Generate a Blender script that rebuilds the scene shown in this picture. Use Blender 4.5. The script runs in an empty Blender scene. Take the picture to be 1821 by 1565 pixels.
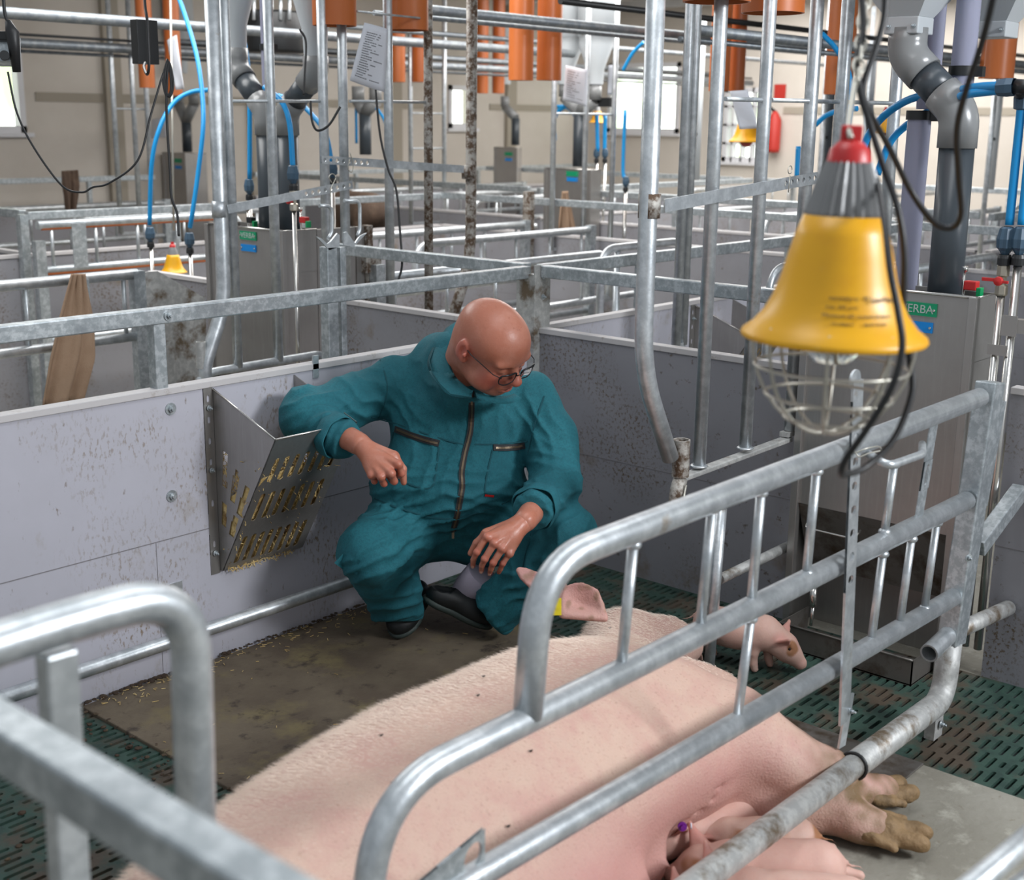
import bpy, bmesh, math, random
import numpy as np
from mathutils import Vector, Matrix, noise as mnoise

# ------------------------------------------------------------------ camera, light, exposure
FPX = 2310.137; CX, CY = 910.5, 782.5; CAMH = 1.70
def _n(v):
    v = np.array(v, float); return v/np.linalg.norm(v)
_ax = _n([3000-CX, 240-CY, FPX]); _ay = _n([-1800-CX, 180-CY, FPX]); _ay = _n(_ay-_ax*(_ax@_ay))
_az = np.cross(_ay, _ax); _az = -_az if _az[1] > 0 else _az
RM = np.stack([_ax, _ay, _az])           # rows: world axes written in camera axes (x right, y down, z ahead)
CAM = np.array([0, 0, CAMH])
def PP(px, py, ax, val):                 # world point seen at a photo pixel on the plane axis=val
    d = RM@np.array([(px-CX)/FPX, (py-CY)/FPX, 1.0]); t = (val-CAM[ax])/d[ax]
    return CAM+d*t
def PX(px, py, v): return PP(px, py, 0, v)
def PY(px, py, v): return PP(px, py, 1, v)
def PZ(px, py, v): return PP(px, py, 2, v)
def PD(px, py, d): return CAM+RM@(np.array([(px-CX)/FPX, (py-CY)/FPX, 1.0])*d)
def cdir(x, y, z): return RM@np.array([x, y, z], float)   # camera-axes direction -> world

scene = bpy.context.scene
COL = scene.collection
cam_d = bpy.data.cameras.new('camera'); cam = bpy.data.objects.new('camera', cam_d); COL.objects.link(cam)
cam_d.sensor_width = 36.0; cam_d.lens = FPX/1821*36.0; cam_d.clip_start = .02; cam_d.clip_end = 200
xr, yd, zf = cdir(1,0,0), cdir(0,1,0), cdir(0,0,1)
cam.matrix_world = Matrix(((xr[0], -yd[0], -zf[0], 0), (xr[1], -yd[1], -zf[1], 0), (xr[2], -yd[2], -zf[2], CAMH), (0,0,0,1)))
cam_d.dof.use_dof = True; cam_d.dof.focus_distance = 4.1; cam_d.dof.aperture_fstop = 3.6
scene.camera = cam
scene.view_settings.view_transform = 'Standard'; scene.view_settings.look = 'None'
scene.view_settings.gamma = 1; scene.view_settings.use_curve_mapping = False
scene.view_settings.exposure = 0.0

world = bpy.data.worlds.new('world'); scene.world = world; world.use_nodes = True
wn = world.node_tree.nodes; wb = wn['Background']
wb.inputs[0].default_value = (.86, .93, 1, 1); wb.inputs[1].default_value = .5

def area(name, loc, target, sx, sy, power, col=(1,1,1)):
    l = bpy.data.lights.new(name, 'AREA'); l.shape = 'RECTANGLE'; l.size = sx; l.size_y = sy; l.energy = power; l.color = col
    o = bpy.data.objects.new(name, l); COL.objects.link(o); o.location = loc
    o.rotation_euler = (Vector(target)-Vector(loc)).to_track_quat('-Z', 'Y').to_euler()
    return o
# daylight from the window side of the shed (right and behind the camera), the roof light strips
area('daylight_window_side', (3.4, -2.6, 3.2), (2.5, 2.4, .3), 1.5, .8, 225, (.93,.96,1))
area('roof_light_near', (3.2, 1.6, 3.7), (3.2, 1.9, 0), 5.0, .9, 58, (.95,.98,1))
area('roof_light_middle', (6.5, 6.0, 3.1), (6.5, 6.2, 0), 9, 1.6, 330, (1,.99,.97))
area('roof_light_far', (12, 7, 3.1), (12, 7.2, 0), 5, 4, 330, (1,.98,.96))

# ------------------------------------------------------------------ materials
M = {}
def mat(name, col, rough=.5, metal=0.0, noise=None, bump=0.0, bscale=40, **kw):
    """noise = list of (scale, colour, lo, hi, stretch) layers mixed over the base colour"""
    m = bpy.data.materials.new(name); m.use_nodes = True; nt = m.node_tree; N = nt.nodes; L = nt.links
    b = N['Principled BSDF']; b.inputs['Base Color'].default_value = (*col, 1)
    b.inputs['Roughness'].default_value = rough; b.inputs['Metallic'].default_value = metal
    for k, v in kw.items():
        if k in b.inputs: b.inputs[k].default_value = v
    tc = N.new('ShaderNodeTexCoord'); last = None
    for (sc, c2, lo, hi, st, *mk) in (noise or []):
        mp = N.new('ShaderNodeMapping'); mp.inputs['Scale'].default_value = st or (1,1,1)
        L.new(tc.outputs['Object'], mp.inputs[0])
        nz = N.new('ShaderNodeTexNoise'); nz.inputs['Scale'].default_value = sc; nz.inputs['Detail'].default_value = 6
        nz.inputs['Roughness'].default_value = .65
        L.new(mp.outputs[0], nz.inputs['Vector'])
        rp = N.new('ShaderNodeMapRange'); rp.inputs[1].default_value = lo; rp.inputs[2].default_value = hi
        L.new(nz.outputs[0], rp.inputs[0])
        fac = rp.outputs[0]
        if mk:   # keep the specks in clusters
            n2 = N.new('ShaderNodeTexNoise'); n2.inputs['Scale'].default_value = mk[0]; n2.inputs['Detail'].default_value = 2; L.new(tc.outputs['Object'], n2.inputs['Vector'])
            r2 = N.new('ShaderNodeMapRange'); r2.inputs[1].default_value = .50; r2.inputs[2].default_value = .68; L.new(n2.outputs[0], r2.inputs[0])
            mm = N.new('ShaderNodeMath'); mm.operation = 'MULTIPLY'; L.new(fac, mm.inputs[0]); L.new(r2.outputs[0], mm.inputs[1]); fac = mm.outputs[0]
        mx = N.new('ShaderNodeMix'); mx.data_type = 'RGBA'
        L.new(fac, mx.inputs[0]); mx.inputs[7].default_value = (*c2, 1)
        if last is None: mx.inputs[6].default_value = (*col, 1)
        else: L.new(last, mx.inputs[6])
        last = mx.outputs[2]
    if last is not None: L.new(last, b.inputs['Base Color'])
    if bump:
        nz = N.new('ShaderNodeTexNoise'); nz.inputs['Scale'].default_value = bscale; nz.inputs['Detail'].default_value = 5
        L.new(tc.outputs['Object'], nz.inputs['Vector'])
        bp = N.new('ShaderNodeBump'); bp.inputs['Strength'].default_value = bump; bp.inputs['Distance'].default_value = .01
        L.new(nz.outputs[0], bp.inputs['Height']); L.new(bp.outputs[0], b.inputs['Normal'])
    M[name] = m
    return m
def attr_mix(name, attr, col2, after=None):
    """mix a second own colour of the thing over its base by a vertex attribute"""
    m = M[name]; nt = m.node_tree; N = nt.nodes; L = nt.links; b = N['Principled BSDF']
    at = N.new('ShaderNodeAttribute'); at.attribute_name = attr
    mx = N.new('ShaderNodeMix'); mx.data_type = 'RGBA'; L.new(at.outputs['Fac'], mx.inputs[0])
    lk = b.inputs['Base Color'].links
    if lk: L.new(lk[0].from_socket, mx.inputs[6])
    else: mx.inputs[6].default_value = b.inputs['Base Color'].default_value
    mx.inputs[7].default_value = (*col2, 1); L.new(mx.outputs[2], b.inputs['Base Color'])

mat('galv', (.50,.53,.55), .38, .72, [(26,(.66,.69,.71),.42,.62,None),(6,(.37,.40,.42),.5,.72,None),(9,(.36,.29,.22),.66,.78,None)], .06, 120)
mat('galv_dark', (.20,.22,.24), .45, .6, [(20,(.28,.30,.31),.45,.6,None)])
mat('galv_dirty', (.42,.42,.41), .55, .45, [(30,(.55,.55,.53),.45,.6,None),(7,(.16,.12,.08),.5,.62,None)], .12, 90)
mat('galv_rust', (.40,.38,.35), .6, .35, [(22,(.10,.06,.035),.42,.55,None),(60,(.5,.48,.44),.5,.7,None)], .2, 80)
mat('zinc_spangle', (.40,.44,.46), .4, .7, [(45,(.58,.62,.64),.45,.58,None),(9,(.30,.33,.35),.5,.7,None)], .05, 150)
mat('stainless', (.40,.385,.37), .36, .78, [(3,(.34,.325,.31),.4,.7,None),(90,(.42,.41,.40),.5,.8,(1,1,.05))], .01, 90)
mat('stainless_pipe', (.62,.60,.57), .22, .95)
mat('stainless_dark', (.20,.185,.17), .42, .6, [(8,(.08,.055,.035),.45,.65,None)], .05, 60)
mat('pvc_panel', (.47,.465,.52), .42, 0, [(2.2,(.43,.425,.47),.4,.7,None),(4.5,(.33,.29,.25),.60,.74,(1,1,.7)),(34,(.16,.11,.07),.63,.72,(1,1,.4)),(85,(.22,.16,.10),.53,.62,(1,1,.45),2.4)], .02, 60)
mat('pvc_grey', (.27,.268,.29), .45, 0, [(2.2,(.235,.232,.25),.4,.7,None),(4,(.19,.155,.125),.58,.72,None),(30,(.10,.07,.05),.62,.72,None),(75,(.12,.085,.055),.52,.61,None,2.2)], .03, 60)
mat('pvc_edge', (.52,.50,.50), .5, 0, [(20,(.25,.2,.16),.6,.75,None)])
mat('joint_line', (.20,.19,.20), .7)
mat('pvc_dark', (.045,.055,.065), .33, 0, [(60,(.10,.10,.11),.66,.8,None)])
mat('pvc_mid', (.22,.225,.225), .26, 0)
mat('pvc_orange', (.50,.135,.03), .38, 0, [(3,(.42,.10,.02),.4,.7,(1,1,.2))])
mat('hopper_plastic', (.50,.53,.55), .4, 0, None, **{'Alpha': .92})
mat('hose_blue', (.005,.27,.62), .35, 0)
mat('fitting_blue', (.045,.09,.14), .45, 0)
mat('rubber', (.012,.012,.013), .45, 0)
mat('brass', (.50,.46,.38), .3, .9)
mat('red_plastic', (.50,.02,.02), .38, 0)
mat('green_plastic', (.0,.28,.09), .4, 0)
mat('blue_plate', (.0,.22,.62), .4, 0)
mat('label_green', (.0,.27,.12), .45, 0)
mat('label_text', (.42,.48,.46), .5, 0)
mat('paper', (.70,.72,.78), .7, 0)
mat('ink', (.03,.03,.04), .7, 0)
mat('wall_paint', (.62,.57,.51), .8, 0, [(1.2,(.56,.51,.45),.4,.7,None)], .02, 20)
mat('wall_band', (.36,.32,.26), .8, 0)
mat('frame_white', (.70,.70,.72), .5, 0)
mat('ceiling_sheet', (.60,.60,.60), .7, 0)
mat('beam_dark', (.16,.14,.12), .6, 0)
mat('concrete', (.27,.255,.215), .85, 0, [(3,(.20,.185,.15),.38,.62,None),(11,(.37,.355,.30),.55,.72,None),(40,(.16,.13,.09),.62,.74,None)], .25, 60)
mat('mat_brown', (.150,.118,.080), .8, 0, [(2.2,(.095,.070,.048),.4,.6,None),(4.5,(.190,.150,.070),.52,.7,None),(14,(.045,.032,.024),.56,.68,None)], .35, 45)
mat('slat_green', (.030,.066,.050), .6, 0, [(16,(.020,.045,.036),.45,.6,None),(5,(.070,.052,.036),.48,.60,None)], .15, 60)
mat('pit', (.008,.007,.006), .9)
mat('dung', (.055,.035,.022), .9, 0, [(20,(.10,.07,.04),.5,.65,None)], .8, 60)
mat('straw', (.62,.43,.16), .7, 0, [(30,(.78,.60,.28),.45,.6,None),(14,(.24,.14,.05),.52,.66,None)], .5, 60)
mat('burlap', (.40,.27,.18), .95, 0, [(8,(.34,.22,.14),.4,.7,None)], .5, 260)
mat('lamp_yellow', (.80,.40,.006), .36, 0, [(5,(.70,.30,.01),.45,.7,None),(40,(.85,.55,.10),.64,.78,None)])
mat('lamp_grey', (.26,.26,.26), .42, .25)
mat('wire', (.52,.50,.44), .35, .7)
mat('bulb_red', (.35,.05,.04), .2)
mat('teal', (.008,.118,.150), .82, 0, [(3,(.012,.150,.185),.42,.66,None),(130,(.006,.092,.118),.45,.7,None)], .32, 420)
mat('teal_seam', (.004,.072,.092), .85)
mat('zip_tape', (.018,.018,.02), .7)
mat('zip_teeth', (.16,.12,.08), .4, .7)
mat('skin', (.44,.160,.100), .36, 0, [(14,(.50,.21,.145),.45,.65,None),(60,(.36,.12,.075),.60,.75,None)], .07, 180, **{'Subsurface Weight': .12})
M['skin'].node_tree.nodes['Principled BSDF'].inputs['Subsurface Radius'].default_value = (.02,.008,.004)
attr_mix('skin', 'flush', (.46,.12,.085))
attr_mix('skin', 'lip', (.40,.11,.085))
mat('nail', (.56,.32,.25), .3)
mat('eye_white', (.6,.58,.55), .2)
mat('iris', (.05,.04,.03), .2)
mat('glasses_black', (.008,.008,.01), .22)
mat('lens', (.8,.83,.85), .03, 0, None, **{'Transmission Weight': 1.0, 'IOR': 1.1})
mat('brow', (.36,.16,.10), .8)
mat('clog', (.008,.010,.011), .5, 0)
mat('clog_sole', (.03,.045,.04), .6)
mat('sock', (.38,.34,.42), .9)
mat('pig', (.55,.365,.295), .62, 0, [(2.4,(.59,.41,.325),.40,.62,None),(9,(.53,.31,.26),.45,.70,None),(130,(.44,.27,.21),.56,.70,None)], .30, 170, **{'Subsurface Weight': .08})
M['pig'].node_tree.nodes['Principled BSDF'].inputs['Subsurface Radius'].default_value = (.02,.008,.005)
attr_mix('pig', 'rosy', (.50,.22,.205))
attr_mix('pig', 'dirt', (.20,.125,.06))
mat('piglet', (.60,.385,.315), .6, 0, [(14,(.66,.46,.38),.4,.65,None)], .08, 200, **{'Subsurface Weight': .08})
attr_mix('piglet', 'rosy', (.58,.26,.22))
attr_mix('piglet', 'patch', (.30,.115,.03))
mat('hoof', (.24,.15,.07), .7, 0, [(16,(.13,.08,.035),.45,.65,None)], .5, 70)
mat('hair', (.80,.68,.58), .6)
mat('tag_yellow', (.72,.60,.02), .4)
mat('tag_purple', (.16,.01,.25), .35)
mat('fly', (.01,.008,.008), .5)
mat('clear_tube', (.52,.53,.66), .12, 0, None, **{'Transmission Weight': .55, 'IOR': 1.2})
mat('glass', (.9,.95,.95), .02, 0, None, **{'Transmission Weight': 1.0, 'IOR': 1.05})
mat('black_metal', (.012,.013,.014), .4, 0)
mat('red_sign', (.45,.03,.02), .5)
def emis(name, col, s):
    m = bpy.data.materials.new(name); m.use_nodes = True; b = m.node_tree.nodes['Principled BSDF']
    b.inputs['Base Color'].default_value = (.8,.8,.8,1); b.inputs['Emission Color'].default_value = (*col, 1); b.inputs['Emission Strength'].default_value = s; M[name] = m
    return m
emis('tube_light', (1,1,1), 5)
# daylit greenery and sky beyond the panes
m = emis('outdoors', (1,1,1), 2.6); nt = m.node_tree
tc = nt.nodes.new('ShaderNodeTexCoord'); nz = nt.nodes.new('ShaderNodeTexNoise'); nz.inputs['Scale'].default_value = 2.3
cr = nt.nodes.new('ShaderNodeValToRGB'); cr.color_ramp.elements[0].position = .36; cr.color_ramp.elements[0].color = (.30,.42,.12,1)
cr.color_ramp.elements[1].position = .5; cr.color_ramp.elements[1].color = (1,1,.95,1)
nt.links.new(tc.outputs['Object'], nz.inputs['Vector']); nt.links.new(nz.outputs[0], cr.inputs[0]); nt.links.new(cr.outputs[0], nt.nodes['Principled BSDF'].inputs['Emission Color'])

# ------------------------------------------------------------------ mesh helpers
def fillet(pts, rad, n=7):
    pts = [np.array(p, float) for p in pts]; out = [pts[0]]
    for i in range(1, len(pts)-1):
        a, b, c = pts[i-1], pts[i], pts[i+1]; u = _n(a-b); v = _n(c-b)
        la, lc = np.linalg.norm(a-b)*.49, np.linalg.norm(c-b)*.49
        r = min(rad, la, lc)
        p0, p2 = b+u*r, b+v*r
        for k in range(n+1):
            t = k/n; out.append((1-t)**2*p0+2*t*(1-t)*b+t*t*p2)
    out.append(pts[-1]); return out
def smoothpath(pts, n=8):
    P = [np.array(p, float) for p in pts]; P = [2*P[0]-P[1]]+P+[2*P[-1]-P[-2]]; out = []
    for i in range(1, len(P)-2):
        for k in range(n):
            t = k/n; a, b, c, d = P[i-1], P[i], P[i+1], P[i+2]
            out.append(.5*((2*b)+(-a+c)*t+(2*a-5*b+4*c-d)*t*t+(-a+3*b-3*c+d)*t**3))
    out.append(P[-2]); return out
class MB:
    def __init__(s): s.v = []; s.f = []; s.sm = []
    def add(s, vs, fs, smooth=False):
        o = len(s.v); s.v += [tuple(map(float, p)) for p in vs]; s.f += [tuple(i+o for i in f) for f in fs]; s.sm += [smooth]*len(fs); return s
    def box(s, lo, hi):
        x0,y0,z0 = lo; x1,y1,z1 = hi
        return s.add([(x0,y0,z0),(x1,y0,z0),(x1,y1,z0),(x0,y1,z0),(x0,y0,z1),(x1,y0,z1),(x1,y1,z1),(x0,y1,z1)],
              [(0,3,2,1),(4,5,6,7),(0,1,5,4),(1,2,6,5),(2,3,7,6),(3,0,4,7)])
    def obox(s, c, ax, ay, az):      # oriented box: centre and half-axis vectors
        c, ax, ay, az = map(np.array, (c, ax, ay, az)); vs = []
        for k in (-1, 1):
            for (i, j) in ((-1,-1),(1,-1),(1,1),(-1,1)): vs.append(c+ax*i+ay*j+az*k)
        return s.add(vs, [(0,3,2,1),(4,5,6,7),(0,1,5,4),(1,2,6,5),(2,3,7,6),(3,0,4,7)])
    def bar(s, a, b, w, h, up=(0,0,1)):  # rectangular bar from a to b, w sideways, h along up
        a, b = np.array(a, float), np.array(b, float); d = _n(b-a); sd = _n(np.cross(d, up)); u = np.cross(sd, d)
        return s.obox((a+b)/2, (b-a)/2, sd*w/2, u*h/2)
    def tube(s, pts, r, n=12, cap=True, hollow=0):
        pts = [np.array(p, float) for p in pts]; R = r if hasattr(r, '__len__') else [r]*len(pts)
        t = [_n(pts[min(i+1, len(pts)-1)]-pts[max(i-1, 0)]) for i in range(len(pts))]
        a = _n(np.cross(t[0], [0,0,1] if abs(t[0][2]) < .9 else [1,0,0])); vs = []
        for i, p in enumerate(pts):
            a = _n(a-t[i]*(a@t[i])); b = np.cross(t[i], a)
            for k in range(n):
                q = 2*math.pi*k/n; vs.append(p+(a*math.cos(q)+b*math.sin(q))*R[i])
        fs = [(i*n+k, i*n+(k+1) % n, (i+1)*n+(k+1) % n, (i+1)*n+k) for i in range(len(pts)-1) for k in range(n)]
        s.add(vs, fs, True)
        if cap:
            o = len(s.v)-len(vs); m = (len(pts)-1)*n
            s.f += [tuple(o+k for k in reversed(range(n))), tuple(o+m+k for k in range(n))]; s.sm += [False, False]
        return s
    def pipe(s, a, b, ro, ri, n=20):     # open-ended hollow pipe
        a, b = np.array(a, float), np.array(b, float)
        s.tube([a, b], ro, n, False); s.tube([b, a], ri, n, False)
        d = _n(b-a)
        for p, q in ((a, 1), (b, -1)): s.ring(p, d, ri, ro, n)
        return s
    def ring(s, c, d, ri, ro, n=20):
        d = _n(d); a = _n(np.cross(d, [0,0,1] if abs(d[2]) < .9 else [1,0,0])); b = np.cross(d, a); c = np.array(c)
        vs = [c+(a*math.cos(2*math.pi*k/n)+b*math.sin(2*math.pi*k/n))*r for r in (ri, ro) for k in range(n)]
        return s.add(vs, [(k, (k+1) % n, n+(k+1) % n, n+k) for k in range(n)])
    def torus(s, c, nrm, R, r, n=28, m=8, a0=0, a1=2*math.pi):
        d = _n(nrm); a = _n(np.cross(d, [0,0,1] if abs(d[2]) < .9 else [1,0,0])); b = np.cross(d, a); c = np.array(c)
        pts = [c+(a*math.cos(a0+(a1-a0)*k/n)+b*math.sin(a0+(a1-a0)*k/n))*R for k in range(n+1)]
        return s.tube(pts, r, m, False)
    def lathe(s, prof, c=(0,0,0), axis=(0,0,1), n=36, smooth=True, flute=None):
        d = _n(axis); a = _n(np.cross(d, [0,1,0] if abs(d[1]) < .9 else [1,0,0])); b = np.cross(d, a); c = np.array(c, float); vs = []
        for (r, z) in prof:
            for k in range(n):
                q = 2*math.pi*k/n; rr = r*(1+(flute or 0)*(1 if k % 2 else -1))
                vs.append(c+d*z+(a*math.cos(q)+b*math.sin(q))*rr)
        fs = [(i*n+k, i*n+(k+1) % n, (i+1)*n+(k+1) % n, (i+1)*n+k) for i in range(len(prof)-1) for k in range(n)]
        return s.add(vs, fs, smooth)
    def ball(s, c, r, n=12, m=8):
        r = np.array(r if hasattr(r, '__len__') else (r, r, r), float); c = np.array(c, float)
        vs = [c+r*np.array([math.sin(math.pi*(i+.001)/m)*math.cos(2*math.pi*k/n), math.sin(math.pi*(i+.001)/m)*math.sin(2*math.pi*k/n), math.cos(math.pi*i/m)]) for i in range(m+1) for k in range(n)]
        return s.add(vs, [(i*n+k, (i+1)*n+k, (i+1)*n+(k+1) % n, i*n+(k+1) % n) for i in range(m) for k in range(n)], True)
    def cell(s, O, U, V, u0, u1, v0, v1, hu, hv, rnd=1.0, th=0.003, seg=4, off=0.0, slant=0.0):
        """one cell of sheet metal with a rounded slot (half sizes hu, hv) through it; th = thickness along U x V"""
        O, U, V = map(np.array, (O, U, V)); W = _n(np.cross(U, V)); cu, cv = (u0+u1)/2+off, (v0+v1)/2
        if hu <= 0:
            q = [O+U*u0+V*v0, O+U*u1+V*v0, O+U*u1+V*v1, O+U*u0+V*v1]
            return s.add(q+[p-W*th for p in q], [(0,1,2,3),(7,6,5,4),(0,4,5,1),(1,5,6,2),(2,6,7,3),(3,7,4,0)])
        r = min(hu, hv)*rnd; hole = []
        for (sx, sy, a0) in ((1,1,0),(-1,1,90),(-1,-1,180),(1,-1,270)):
            for k in range(seg+1):
                a = math.radians(a0+90*k/seg); x, y = sx*(hu-r)+r*math.cos(a), sy*(hv-r)+r*math.sin(a)
                hole.append((cu+x+slant*y, cv+y))
        n = len(hole); outer = []
        for i, (x, y) in enumerate(hole):
            g = i//(seg+1); k = i % (seg+1); X = u1 if g in (0, 3) else u0; Y = v1 if g in (0, 1) else v0
            if k*2 == seg: outer.append((X, Y))
            elif (k*2 < seg) == (g in (0, 2)): outer.append((X, y))
            else: outer.append((x, Y))
        vs = [O+U*x+V*y for x, y in hole]+[O+U*x+V*y for x, y in outer]
        vs += [p-W*th for p in vs]; fs = []
        for i in range(n):
            j = (i+1) % n
            fs += [(i, n+i, n+j, j), (2*n+j, 3*n+j, 3*n+i, 2*n+i), (j, i, 2*n+i, 2*n+j)]
        return s.add(vs, fs)
    def build(s, name, m, parent=None, bevel=0.0, loc=None):
        me = bpy.data.meshes.new(name); me.from_pydata(s.v, [], s.f); me.polygons.foreach_set('use_smooth', s.sm); me.update()
        me.materials.append(M[m]); o = bpy.data.objects.new(name, me); COL.objects.link(o)
        if parent: o.parent = parent; o.matrix_parent_inverse = Matrix.Translation(-Vector(parent.location))
        if bevel:
            b = o.modifiers.new('bevel', 'BEVEL'); b.width = bevel; b.segments = 2; b.limit_method = 'ANGLE'; b.angle_limit = .7
        return o
def tag(o, label, cat, group=None, kind=None):
    if label: o['label'] = label
    if cat: o['category'] = cat
    if group: o['group'] = group
    if kind: o['kind'] = kind
    return o
def thing(name, label, cat, loc=(0,0,0), group=None):
    o = bpy.data.objects.new(name, None); COL.objects.link(o); o.location = tuple(map(float, loc)); o.empty_display_size = .05
    return tag(o, label, cat, group)
def struct(o, label=None):
    o['kind'] = 'structure'
    if label: o['label'] = label
    return o
def dup(root, offset, label, group=None, mirror=None):
    r = root.copy(); COL.objects.link(r); r.location = Vector(root.location)+Vector(offset); r['label'] = label
    if group: r['group'] = group
    if mirror: r.scale = mirror
    for ch in list(root.children):
        c = ch.copy(); COL.objects.link(c); c.parent = r; c.matrix_parent_inverse = ch.matrix_parent_inverse
        for g in ch.children:
            d = g.copy(); COL.objects.link(d); d.parent = c; d.matrix_parent_inverse = g.matrix_parent_inverse
    return r

# ------------------------------------------------------------------ implicit surfaces for bodies
class Field:
    def __init__(s, lo, hi, h):
        s.lo = np.array(lo, float); s.h = h; s.n = np.ceil((np.array(hi)-s.lo)/h).astype(int)+1
        s.d = np.full(s.n, 1.0, np.float32)
    def _sub(s, lo, hi, m):
        a = np.clip(np.floor((np.array(lo)-m-s.lo)/s.h).astype(int), 0, s.n-1); b = np.clip(np.ceil((np.array(hi)+m-s.lo)/s.h).astype(int)+1, 1, s.n)
        ax = [np.arange(a[i], b[i])*s.h+s.lo[i] for i in range(3)]
        sl = tuple(slice(a[i], b[i]) for i in range(3))
        return sl, np.stack(np.meshgrid(*ax, indexing='ij'), -1).astype(np.float32)
    def _mix(s, sl, d, k, op):
        c = s.d[sl]
        if op == 'u':
            hh = np.clip(.5+.5*(c-d)/k, 0, 1) if k > 0 else (d < c).astype(np.float32)
            s.d[sl] = c*(1-hh)+d*hh-k*hh*(1-hh)
        elif op == 's':
            hh = np.clip(.5-.5*(c+d)/k, 0, 1); s.d[sl] = c*(1-hh)-d*hh+k*hh*(1-hh)
    def cone(s, a, b, ra, rb, k=.02, flat=None, op='u'):
        a, b = np.array(a, float), np.array(b, float); m = max(ra, rb)+k*1.5+s.h*2
        sl, p = s._sub(np.minimum(a, b), np.maximum(a, b), m)
        ab = (b-a).astype(np.float32); pa = p-a.astype(np.float32)
        t = np.clip((pa@ab)/max(ab@ab, 1e-9), 0, 1); q = pa-t[..., None]*ab
        if flat is not None:   # flat = (direction, factor): thickness scaled along direction
            dr, fk = flat; dr = _n(dr).astype(np.float32); c = q@dr; q = q+dr*(c*(1/fk-1))[..., None]
        s._mix(sl, np.linalg.norm(q, axis=-1)-(ra+(rb-ra)*t), k, op); return s
    def chain(s, pts, rad, k=.02, flat=None):
        for i in range(len(pts)-1): s.cone(pts[i], pts[i+1], rad[i], rad[i+1], k, flat)
        return s
    def ell(s, c, r, axes=None, k=.02, op='u'):
        c = np.array(c, float); r = np.array(r, float); A = np.eye(3) if axes is None else np.array([_n(a) for a in axes])
        e = np.sqrt(((A*r[:, None])**2).sum(0)); sl, p = s._sub(c-e, c+e, k*1.5+s.h*2)
        q = (p-c.astype(np.float32))@A.T.astype(np.float32); r = r.astype(np.float32)
        k0 = np.linalg.norm(q/r, axis=-1); k1 = np.linalg.norm(q/(r*r), axis=-1)+1e-6
        s._mix(sl, k0*(k0-1)/k1, k, op); return s
    def half(s, c, nrm, lo=None, hi=None, rad=None):   # keep the side the normal points away from, near c
        c = np.array(c, float); rad = rad or 10; sl, p = s._sub(c-rad, c+rad, 0)
        d = (p-c)@_n(nrm); near = np.linalg.norm(p-c, axis=-1) < rad
        s.d[sl] = np.where(near, np.maximum(s.d[sl], d), s.d[sl]); return s
    def mesh(s):
        d = s.d; h = s.h; ins = d < 0; nx, ny, nz = d.shape
        cc = np.zeros((nx-1, ny-1, nz-1), np.uint8)
        for i in (0, 1):
            for j in (0, 1):
                for k in (0, 1): cc += ins[i:nx-1+i, j:ny-1+j, k:nz-1+k]
        act = (cc > 0) & (cc < 8); idx = -np.ones(act.shape, np.int64); I = np.argwhere(act); idx[act] = np.arange(len(I))
        acc = np.zeros((len(I), 3)); cnt = np.zeros(len(I)); cor = [(i,j,k) for i in (0,1) for j in (0,1) for k in (0,1)]
        val = {c: d[I[:,0]+c[0], I[:,1]+c[1], I[:,2]+c[2]] for c in cor}
        for a in cor:
            for ax in range(3):
                if a[ax]: continue
                b = list(a); b[ax] = 1; b = tuple(b); va, vb = val[a], val[b]; cr = (va < 0) != (vb < 0)
                t = np.where(cr, va/np.where(cr, va-vb, 1), 0); pt = np.tile(np.array(a, float), (len(I), 1)); pt[:, ax] += t
                acc[cr] += pt[cr]; cnt[cr] += 1
        V = (I+acc/np.maximum(cnt, 1)[:, None])*h+s.lo; F = []
        for ax in range(3):
            u, v = [(1,2),(2,0),(0,1)][ax]
            a = ins.take(range(0, d.shape[ax]-1), ax); b = ins.take(range(1, d.shape[ax]), ax)
            E = np.argwhere(a != b); E = E[(E[:,u] > 0) & (E[:,v] > 0) & (E[:,u] < d.shape[u]-1) & (E[:,v] < d.shape[v]-1)]
            def g(du, dv):
                q = E.copy(); q[:, u] -= du; q[:, v] -= dv; return idx[q[:,0], q[:,1], q[:,2]]
            f = np.stack([g(1,1), g(0,1), g(0,0), g(1,0)], 1); fl = a[E[:,0], E[:,1], E[:,2]]
            f[~fl] = f[~fl][:, ::-1]; F.append(f)
        F = np.concatenate(F); F = F[(F >= 0).all(1)]
        return V, F
def relax(V, F, it=2, lam=.5):
    e = np.concatenate([F[:, [0,1]], F[:, [1,2]], F[:, [2,3]], F[:, [3,0]]]); e = np.concatenate([e, e[:, ::-1]])
    for _ in range(it):
        a = np.zeros_like(V); c = np.zeros(len(V)); np.add.at(a, e[:,0], V[e[:,1]]); np.add.at(c, e[:,0], 1); V = V+(a/np.maximum(c, 1)[:, None]-V)*lam
    return V
def normals(V, F):
    n = np.cross(V[F[:,2]]-V[F[:,0]], V[F[:,3]]-V[F[:,1]]); N = np.zeros_like(V)
    for k in range(4): np.add.at(N, F[:,k], n)
    return N/(np.linalg.norm(N, axis=1)[:, None]+1e-12)
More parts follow.
